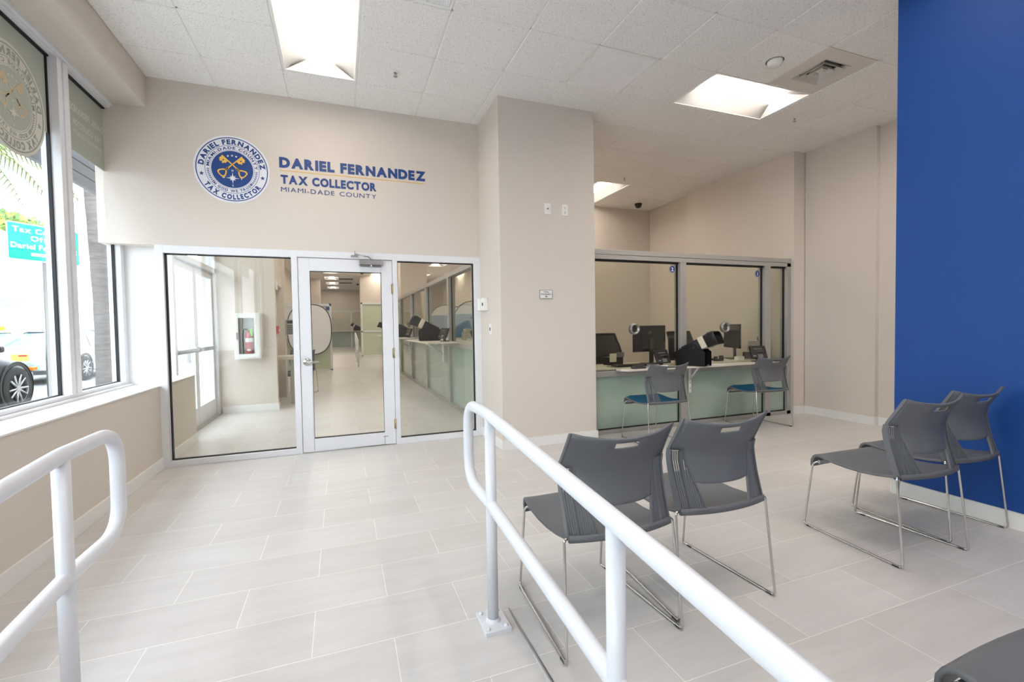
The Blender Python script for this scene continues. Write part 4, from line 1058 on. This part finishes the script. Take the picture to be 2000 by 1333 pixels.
# entrance double doors of the lobby
t = sthing('door_2', (-1.78, 0, 0))
mb = MB()
for a, b in ((6.05, 6.12), (7.88, 7.97)): mb.box(-.06, .06, a, b, 0, 2.72)
mb.box(-.06, .06, 6.05, 7.97, 2.66, 2.72); mb.box(-.06, .06, 6.05, 7.97, 2.10, 2.17); mb.build('frame', M['alu'], t, bevel=.002)
pane('transom_glass', -.004, .004, 6.12, 7.88, 2.17, 2.66, M['wglass'], t)
for n_, (a, b) in enumerate(((6.125, 6.995), (7.005, 7.875))):
    mb = MB(); w_ = .07
    for q in ((a, a+w_, .01, 2.09), (b-w_, b, .01, 2.09), (a+w_, b-w_, 2.01, 2.09), (a+w_, b-w_, .01, .25)): mb.box(-.022, .022, *q)
    lf = mb.build('door_leaf', M['alu'], t, bevel=.002)
    pane('glass', -.004, .004, a+w_, b-w_, .25, 2.01, M['wglass'], lf)
    mb = MB(); mb.box(.035, .065, a+.03, b-.03, .98, 1.03); mb.box(.02, .04, a+.03, a+.08, .97, 1.04); mb.box(.02, .04, b-.08, b-.03, .97, 1.04); mb.build('push_bar', M['steel'], lf)
    mb = MB(); c = b-.03 if n_ == 0 else a+.03; mb.tube(fillet([(-.025, c, .85), (-.07, c, .85), (-.07, c, 1.2), (-.025, c, 1.2)], .02), .012, 8); mb.build('pull_handle', M['steel'], lf)
struct(MB().box(-1.86, -1.70, 6.05, 7.97, 0, .012).build('trim_4', M['alug']))
t = sthing('window_9', (0, 0, 0))
mb = MB()
for a, b in ((5.2, 5.26), (5.98, 6.04)): mb.box(F0, F1, a, b, .757, 2.72)
mb.box(F0, F1, 5.2, 6.05, .757, .80); mb.box(F0, F1, 5.2, 6.05, 2.66, 2.72); mb.build('frame', M['alu'], t); pane('glass', F0+.035, F0+.043, 5.26, 5.98, .80, 2.66, M['wglass'], t)
# extinguisher cabinet
t = thing('extinguisher_cabinet', 'white wall cabinet with a glass door holding the red extinguisher', 'cabinet', (-1.313, 7.97, 1.165))
w_, h_ = .165, .335
mb = MB()
for q in ((-w_, -w_+.05, -h_, h_), (w_-.07, w_, -h_, h_), (-w_+.05, w_-.07, h_-.065, h_), (-w_+.05, w_-.07, -h_, -h_+.065)): mb.box(q[0], q[1], -.165, -.145, q[2], q[3])
d_ = mb.build('door', M['white'], t, bevel=.002)
MB().box(-w_+.05, w_-.07, -.157, -.152, -h_+.065, h_-.065).build('glass', M['glass'], d_)
mb = MB(); mb.box(-w_+.022, -w_+.034, -.180, -.165, -.05, .05); mb.build('handle', M['steel'], d_)
mb = MB()
for q in ((-w_-.012, -w_, -h_-.012, h_+.012), (w_, w_+.012, -h_-.012, h_+.012), (-w_, w_, h_, h_+.012), (-w_, w_, -h_-.012, -h_)): mb.box(q[0], q[1], -.155, -.001, q[2], q[3])
mb.box(-w_, w_, -.006, -.001, -h_, h_); mb.build('case', M['white'], t, bevel=.002)
t = thing('fire_extinguisher', 'red fire extinguisher with white label inside the glass wall cabinet', 'fire extinguisher', (-1.30, 7.885, .842))
mb = MB(); mb.lathe([(0, .0), (.048, .0), (.054, .01), (.054, .34), (.045, .375), (.022, .395), (.018, .41)], 28); mb.build('cylinder', M['red'], t)
mb = MB(); mb.lathe([(.0552, .23), (.0552, .29)], 28); mb.build('label', M['paper'], t)
mb = MB(); mb.prism([(-.035, .11), (0, .13), (.035, .11), (0, .09)], 'y', -.0565, -.053); mb.build('diamond_mark', M['paper'], t)
mb = MB(); mb.cyl((0, 0, .40), (0, 0, .43), .016, 12); mb.prism([(-.05, .43), (.06, .45), (.06, .462), (-.05, .445)], 'y', -.012, .012); mb.build('valve', M['steel'], t)
mb = MB(); mb.tube(fillet([(-.015, -.01, .42), (-.07, -.02, .43), (-.085, -.02, .28), (-.075, -.02, .05)], .05), .010, 10); mb.build('hose', M['black'], t)
mb = MB(); mb.box(.015, .05, -.045, -.042, .32, .43); mb.build('inspection_tag', M['lime'], t)
t = thing('fire_alarm_pull', 'red fire alarm pull station on the edge of the lobby wall beside the cabinet', 'fire alarm', (-.945, 8.03, 1.25))
mb = MB(); mb.box(0, .035, -.035, .035, -.06, .06); mb.build('housing', M['red'], t, bevel=.004)
mb = MB(); mb.box(.035, .043, -.02, .02, -.02, .005); mb.build('lever', M['paper'], t)
tag(MB().box(-.945, -.915, 8.02, 8.09, 1.88, 2.02).build('horn_alarm', M['plastic'], bevel=.006), 'white alarm horn high on the lobby wall edge', 'alarm horn')
t = thing('time_clock', 'grey keypad terminal on the lobby wall over the pale table', 'keypad terminal', (-.93, 9.48, 1.30))
mb = MB(); mb.box(-.03, .12, -.06, .06, -.14, .14); mb.build('body', M['alug'], t, bevel=.01)
mb = MB()
for i in range(4):
    for j in range(5): mb.box(.0+i*.028, .02+i*.028, -.063, -.06, -.12+j*.034, -.10+j*.034)
mb.build('keys', M['dgrey'], t); MB().box(.0, .10, -.063, -.06, .07, .12).build('display', M['screen'], t)
t = thing('lobby_table', 'pale table with grey legs in the lobby behind the extinguisher wall', 'table', (-1.15, 8.75, 0))
mb = MB(); mb.box(-.42, .42, -.28, .3, .745, .80); mb.build('top', M['laminate'], t, bevel=.003)
for x in (-.38, .38):
    for y in (-.24, .26): MB().box(x-.035, x+.035, y-.035, y+.035, 0, .745).build('leg', M['alug'], t)
dup(c1, (-.78, 9.75, 0), 2.9, 'blue seated chair tucked behind the lobby table')

# ------------------------------------------------------------------ street outside
sbox('floor_sidewalk', M['concrete'], (-4.9, XG-.12, -12, 60, -.25, -.02))
sbox('floor_street', M['asphalt'], (-40, -4.9, -25, 80, -.35, -.04))
def facade():
    t = thing('white_building', 'overexposed white building across the street with a hedge on its roof edge', 'building', (-14, 0, 0))
    mb = MB(); mb.box(-8, 0, -10, 33.5, -.03, 5.9); mb.box(-8, -2.5, -10, 33, 5.9, 14); mb.build('wall', M['facade'], t)
    for y0 in range(-6, 32, 5):
        mb = MB(); mb.box(-2.52, -2.45, y0, y0+3.6, 8.5, 11.5); mb.build('window', M['bluewin'], t)
    mb = MB(); mb.box(0, 1.2, 14, 31, 2.75, 2.95); mb.build('canopy', M['facade'], t)
    for y0 in (16, 20.5, 25): MB().box(0, .05, y0, y0+3, 0, 2.6).build('roller_door', M['concrete'], t)
    return t
facade()
t = thing('glass_building', 'pale glass fronted building behind the palm trunk', 'building', (-14, 36, 0))
mb = MB(); mb.box(-8, 0, 0, 30, -.1, 6.4); mb.build('wall', M['facade'], t)
for y in range(0, 28, 3):
    mb = MB(); mb.box(0, .05, y+.1, y+2.8, 3.3, 6.2); mb.build('window', M['bluewin'], t)
    mb = MB(); mb.box(0, .05, y+.3, y+2.0, .0, 2.5); mb.build('shop_window', M['bluewin'], t)
mb = MB(); mb.box(0, 1.4, 0, 30, 2.7, 2.9); mb.build('canopy', M['facade'], t)
def leaves(name, n, gen, size, mats, label, cat, kind='stuff'):
    mb = MB()
    for k in range(n):
        p = gen(); a = Vector((random.gauss(0, 1), random.gauss(0, 1), random.gauss(0, 1))).normalized(); b = a.orthogonal().normalized(); s = size*random.uniform(.6, 1.4)
        mb.add([p-a*s-b*s*.2, p+b*s*.5, p+a*s, p-b*s*.5], [(0, 1, 2, 3)], random.randrange(len(mats)))
    return tag(mb.build(name, mats), label, cat, kind=kind)
leaves('roof_hedge', 9000, lambda: Vector((random.uniform(-16.3, -14.1), random.uniform(2, 33), 6.05+random.uniform(0, .95)+.1*math.sin(random.random()*6))), .16, [M['leaf'], M['leaf'], M['leafy']], 'green hedge along the roof edge of the white building', 'hedge')
def palm(label, base, h, lean, r=.155, fr=0, frz=0):
    t = thing('palm_tree', label, 'palm tree', base, 0, 'street palms')
    mb = MB(); n = 26
    pts = [Vector((lean*(k/n)**1.3, 0, h*k/n)) for k in range(n+1)]
    mb.tube(pts, [r*(1.35-.35*min(1, 4*k/n))*(.86+.14*(1-k/n))*(1+.03*math.sin(k*2.3)) for k in range(n+1)], 18); mb.build('trunk', M['bark'], t)
    top = pts[-1]
    for k in range(15):
        a = 2*PI*k/15+.2; L_ = random.uniform(1.9, 2.5); mb = MB(); prev = None; d = Vector((math.cos(a), math.sin(a), 0))
        sp = [top+d*L_*u+Vector((0, 0, .75*math.sin(u*1.9)-1.25*u*u)) for u in [i/14 for i in range(15)]]
        mb.tube(sp, [.02*(1-.8*i/14)+.003 for i in range(15)], 5)
        sd = d.cross(Vector((0, 0, 1)))
        for i in range(1, 15):
            for s in (-1, 1):
                for q in (0, .5):
                    p = sp[i]-(sp[i]-sp[i-1])*q; ln = .55*math.sin(PI*(i-q)/15)**.6; tip = p+(sd*s*.72+d*.35+Vector((0, 0, -.55)))*ln; w_ = d*.022
                    mb.add([p-w_, p+w_, tip], [(0, 1, 2)])
        mb.build('frond', M['frond'], t)
    return t
palm('grey palm trunk close outside the narrow street window', (-4.62, 12.0, -.03), 7.2, -.25)
palm('palm with fronds hanging over the hedge outside the wide street window', (-6.9, 12.0, -.03), 4.9, -.3, .12)
# awning
t = thing('metal_awning', 'grey slatted metal awning outside above the street windows', 'awning', (-2.6, 0, 0))
mb = MB()
for k in range(4): mb.box(-.05+.0*k, .0, -6, 14, 2.86+.125*k, 2.86+.125*k+.112)
mb.box(-.03, 0.02, -6, 14, 3.36, 3.9); mb.build('slats', M['louver'], t)
for y in (-5, -2, 1, 4, 7, 10, 13):
    mb = MB(); mb.box(-.04, .02, y-.02, y+.02, 2.86, 3.9); mb.build('hanger', M['louver'], t)
# sign on a post
ang = math.atan2(.77, .50)
t = thing('street_sign', 'green street sign with white tax office lettering and arrow on a post', 'street sign', (-4.60, 9.95, 0), ang)
mb = MB(); mb.prism([(-.50, 2.46), (-.48, 2.44), (.48, 2.44), (.50, 2.46), (.50, 3.02), (.48, 3.04), (-.48, 3.04), (-.50, 3.02)], 'y', -.004, .002); mb.build('border', M['paper'], t)
mb = MB(); mb.prism([(-.485, 2.47), (-.47, 2.455), (.47, 2.455), (.485, 2.47), (.485, 3.01), (.47, 3.025), (-.47, 3.025), (-.485, 3.01)], 'y', -.006, -.004); mb.build('panel', M['signg'], t)
mb = MB()
text_line(mb, 'Tax Collector', -.43, .43, 2.895, .085, -.006, .03, .06); text_line(mb, 'Office', -.20, .20, 2.77, .085, -.006, .03, .06); text_line(mb, 'Dariel Fernandez', -.46, .46, 2.635, .085, -.006, .03, .06)
mb.prism([(-.2, 2.525), (.14, 2.525), (.14, 2.49), (.27, 2.552), (.14, 2.61), (.14, 2.575), (-.2, 2.575)], 'y', -.0075, -.006); mb.build('lettering', M['paper'], t)
mb = MB(); mb.box(-.045, .045, .004, .012, -.03, 2.9); mb.box(-.045, -.037, .004, .04, -.03, 2.9); mb.box(.037, .045, .004, .04, -.03, 2.9); mb.build('post', M['steel'], t)

# ---- cars (front towards +y)
def car(label, loc, rz, paint, group=None, plate_=None, taxi=False, L_=4.6, W_=1.78, H_=1.42, sc=1, signal=False):
    t = thing('parked_car', label, 'car', loc, rz, group)
    w = W_/2; hl = L_/2
    st = [(-hl, .62, .46, .80), (-hl+.06, .80, .28, .92), (-hl+.4, .96, .22, 1.0), (-hl+1.0, 1.0, .2, .96), (-.5, 1.0, .2, .92), (.5, 1.0, .2, .90), (1.15, 1.0, .2, .90), (hl-.9, .98, .2, .84), (hl-.4, .93, .22, .76), (hl-.1, .80, .25, .66), (hl, .66, .35, .56)]
    rows = []
    for y, ws, z0, z1 in st:
        a = w*ws; rows.append([(-a*.92, y, z0), (-a, y, z0+.12), (-a, y, (z0+z1)/2+.05), (-a*.97, y, z1-.10), (-a*.84, y, z1), (-a*.4, y, z1+.02), (a*.4, y, z1+.02), (a*.84, y, z1), (a*.97, y, z1-.10), (a, y, (z0+z1)/2+.05), (a, y, z0+.12), (a*.92, y, z0), (0, y, z0), (-a*.92, y, z0)])
    mb = MB(); mb.grid(rows)
    for r, o_ in ((rows[0], 0), (rows[-1], 1)): mb.add(r[:-1], [tuple(range(len(r)-1))])
    mb.build('body', paint, t, sub=1)
    gs = [(-hl+.55, .80, .98, .99), (-hl+1.25, .78, .95, H_-.08), (-.55, .80, .93, H_), (.25, .78, .92, H_-.03), (1.25, .80, .88, .91)]
    rows = []
    for y, ws, zb, zt in gs:
        a = w*ws; b_ = a*(.98 if zt < 1.05 else .80); rows.append([(-a, y, zb-.04), (-b_, y, zt-.02), (-b_*.8, y, zt), (b_*.8, y, zt), (b_, y, zt-.02), (a, y, zb-.04)])
    mb = MB(); mb.grid(rows); mb.build('windows', M['carglass'], t)
    mb = MB(); mb.grid([[tuple(Vector(p)+Vector((0, 0, .012))) for p in r[1:5]] for r in rows[1:4]]); mb.build('roof', paint, t)
    mb = MB()
    for s in (0, 5):
        q = 1 if s == 0 else 4
        for r in rows[1:4]: mb.tube([Vector(r[s]), Vector(r[q])], .03, 6)
    mb.tube([Vector(rows[0][0]), Vector(rows[1][1])], .03, 6); mb.tube([Vector(rows[0][5]), Vector(rows[1][4])], .03, 6); mb.build('pillars', paint, t)
    for sx in (-1, 1):
        for y in (-hl+.95, hl-.92):
            R_ = .335; x = sx*(w-.09)
            mb = MB(); mb.lathe([(.21, x-.10), (R_-.02, x-.105), (R_, x-.08), (R_, x+.08), (R_-.02, x+.105), (.21, x+.10)], 32, (0, y, R_-.0), 'x'); wh = mb.build('wheel', M['tyre'], t)
            mb = MB(); mb.lathe([(.235, x-.10), (.22, x-.06), (.22, x+.06), (.235, x+.107)], 32, (0, y, R_), 'x')
            for k in range(10):
                a = 2*PI*k/10+.1*(k % 2); c_, s_ = math.cos(a), math.sin(a); mb.tube([(x+sx*.09, y+.03*c_, R_+.03*s_), (x+sx*.105, y+.225*c_, R_+.225*s_)], [.022, .014], 5)
            mb.cyl((x+sx*.06, y, R_), (x+sx*.11, y, R_), .05, 12); mb.build('rim', M['steel'], wh)
            mb = MB(); mb.ring((0, 0), .335, .40, 0, 28, th=.02); mb.v = [(sx*(w*.995)+v[1]*sx*.5, y+v[0], .36+v[2]) for v in mb.v]; mb.build('wheel_arch', M['black'], t)
    for s in (-1, 1):
        mb = MB(); mb.prism([(-hl+.02, .72), (-hl+.35, .80), (-hl+.35, .88), (-hl+.03, .86)], 'x', s*w*.62, s*w*.985); mb.build('tail_lamp', M['taill'], t, bevel=.01)
        mb = MB(); mb.prism([(hl-.12, .55), (hl-.55, .66), (hl-.5, .74), (hl-.14, .64)], 'x', s*w*.5, s*w*.90); mb.build('headlamp', M['bluewin'], t, bevel=.01)
        if signal: MB().box(s*w*.90, s*w*.985, hl-.47, hl-.36, .58, .64).build('side_marker', M['amber'], t, bevel=.01)
        mb = MB(); mb.box(s*w*.98, s*w*1.12, .82, .95, .92, 1.02); mb.build('mirror', paint, t, bevel=.03)
    if plate_:
        mb = MB(); mb.box(-.17, .17, -hl-.014, -hl-.006, .62, .79); p = mb.build('licence_plate', M['gold'], t)
        mb = MB(); mb.box(-.02, .14, -hl-.016, -hl-.014, .73, .77); p2 = mb.build('plate_print', M['red'], p)
    mb = MB(); mb.box(-w*.8, w*.8, -hl-.02, -hl+.10, .26, .36); mb.build('bumper_grille', M['dgrey'], t)
    if taxi: MB().box(-.15, .15, -.5, -.35, H_, H_+.14).build('roof_sign', M['amber'], t, bevel=.02)
    t.scale = (sc,)*3; return t
car('dark plum car nearest the street window, front wheel showing', (-6.15, 8.75, -.04), 0, M['card'], signal=True, sc=1.08)
car('white sedan parked beyond the sign post, rear and yellow plate showing', (-7.45, 17.15, -.04), 0, M['carw'], plate_=True)
car('cream coloured taxi parked behind the white sedan', (-10.6, 20.5, -.04), .1, M['cary'], taxi=True)
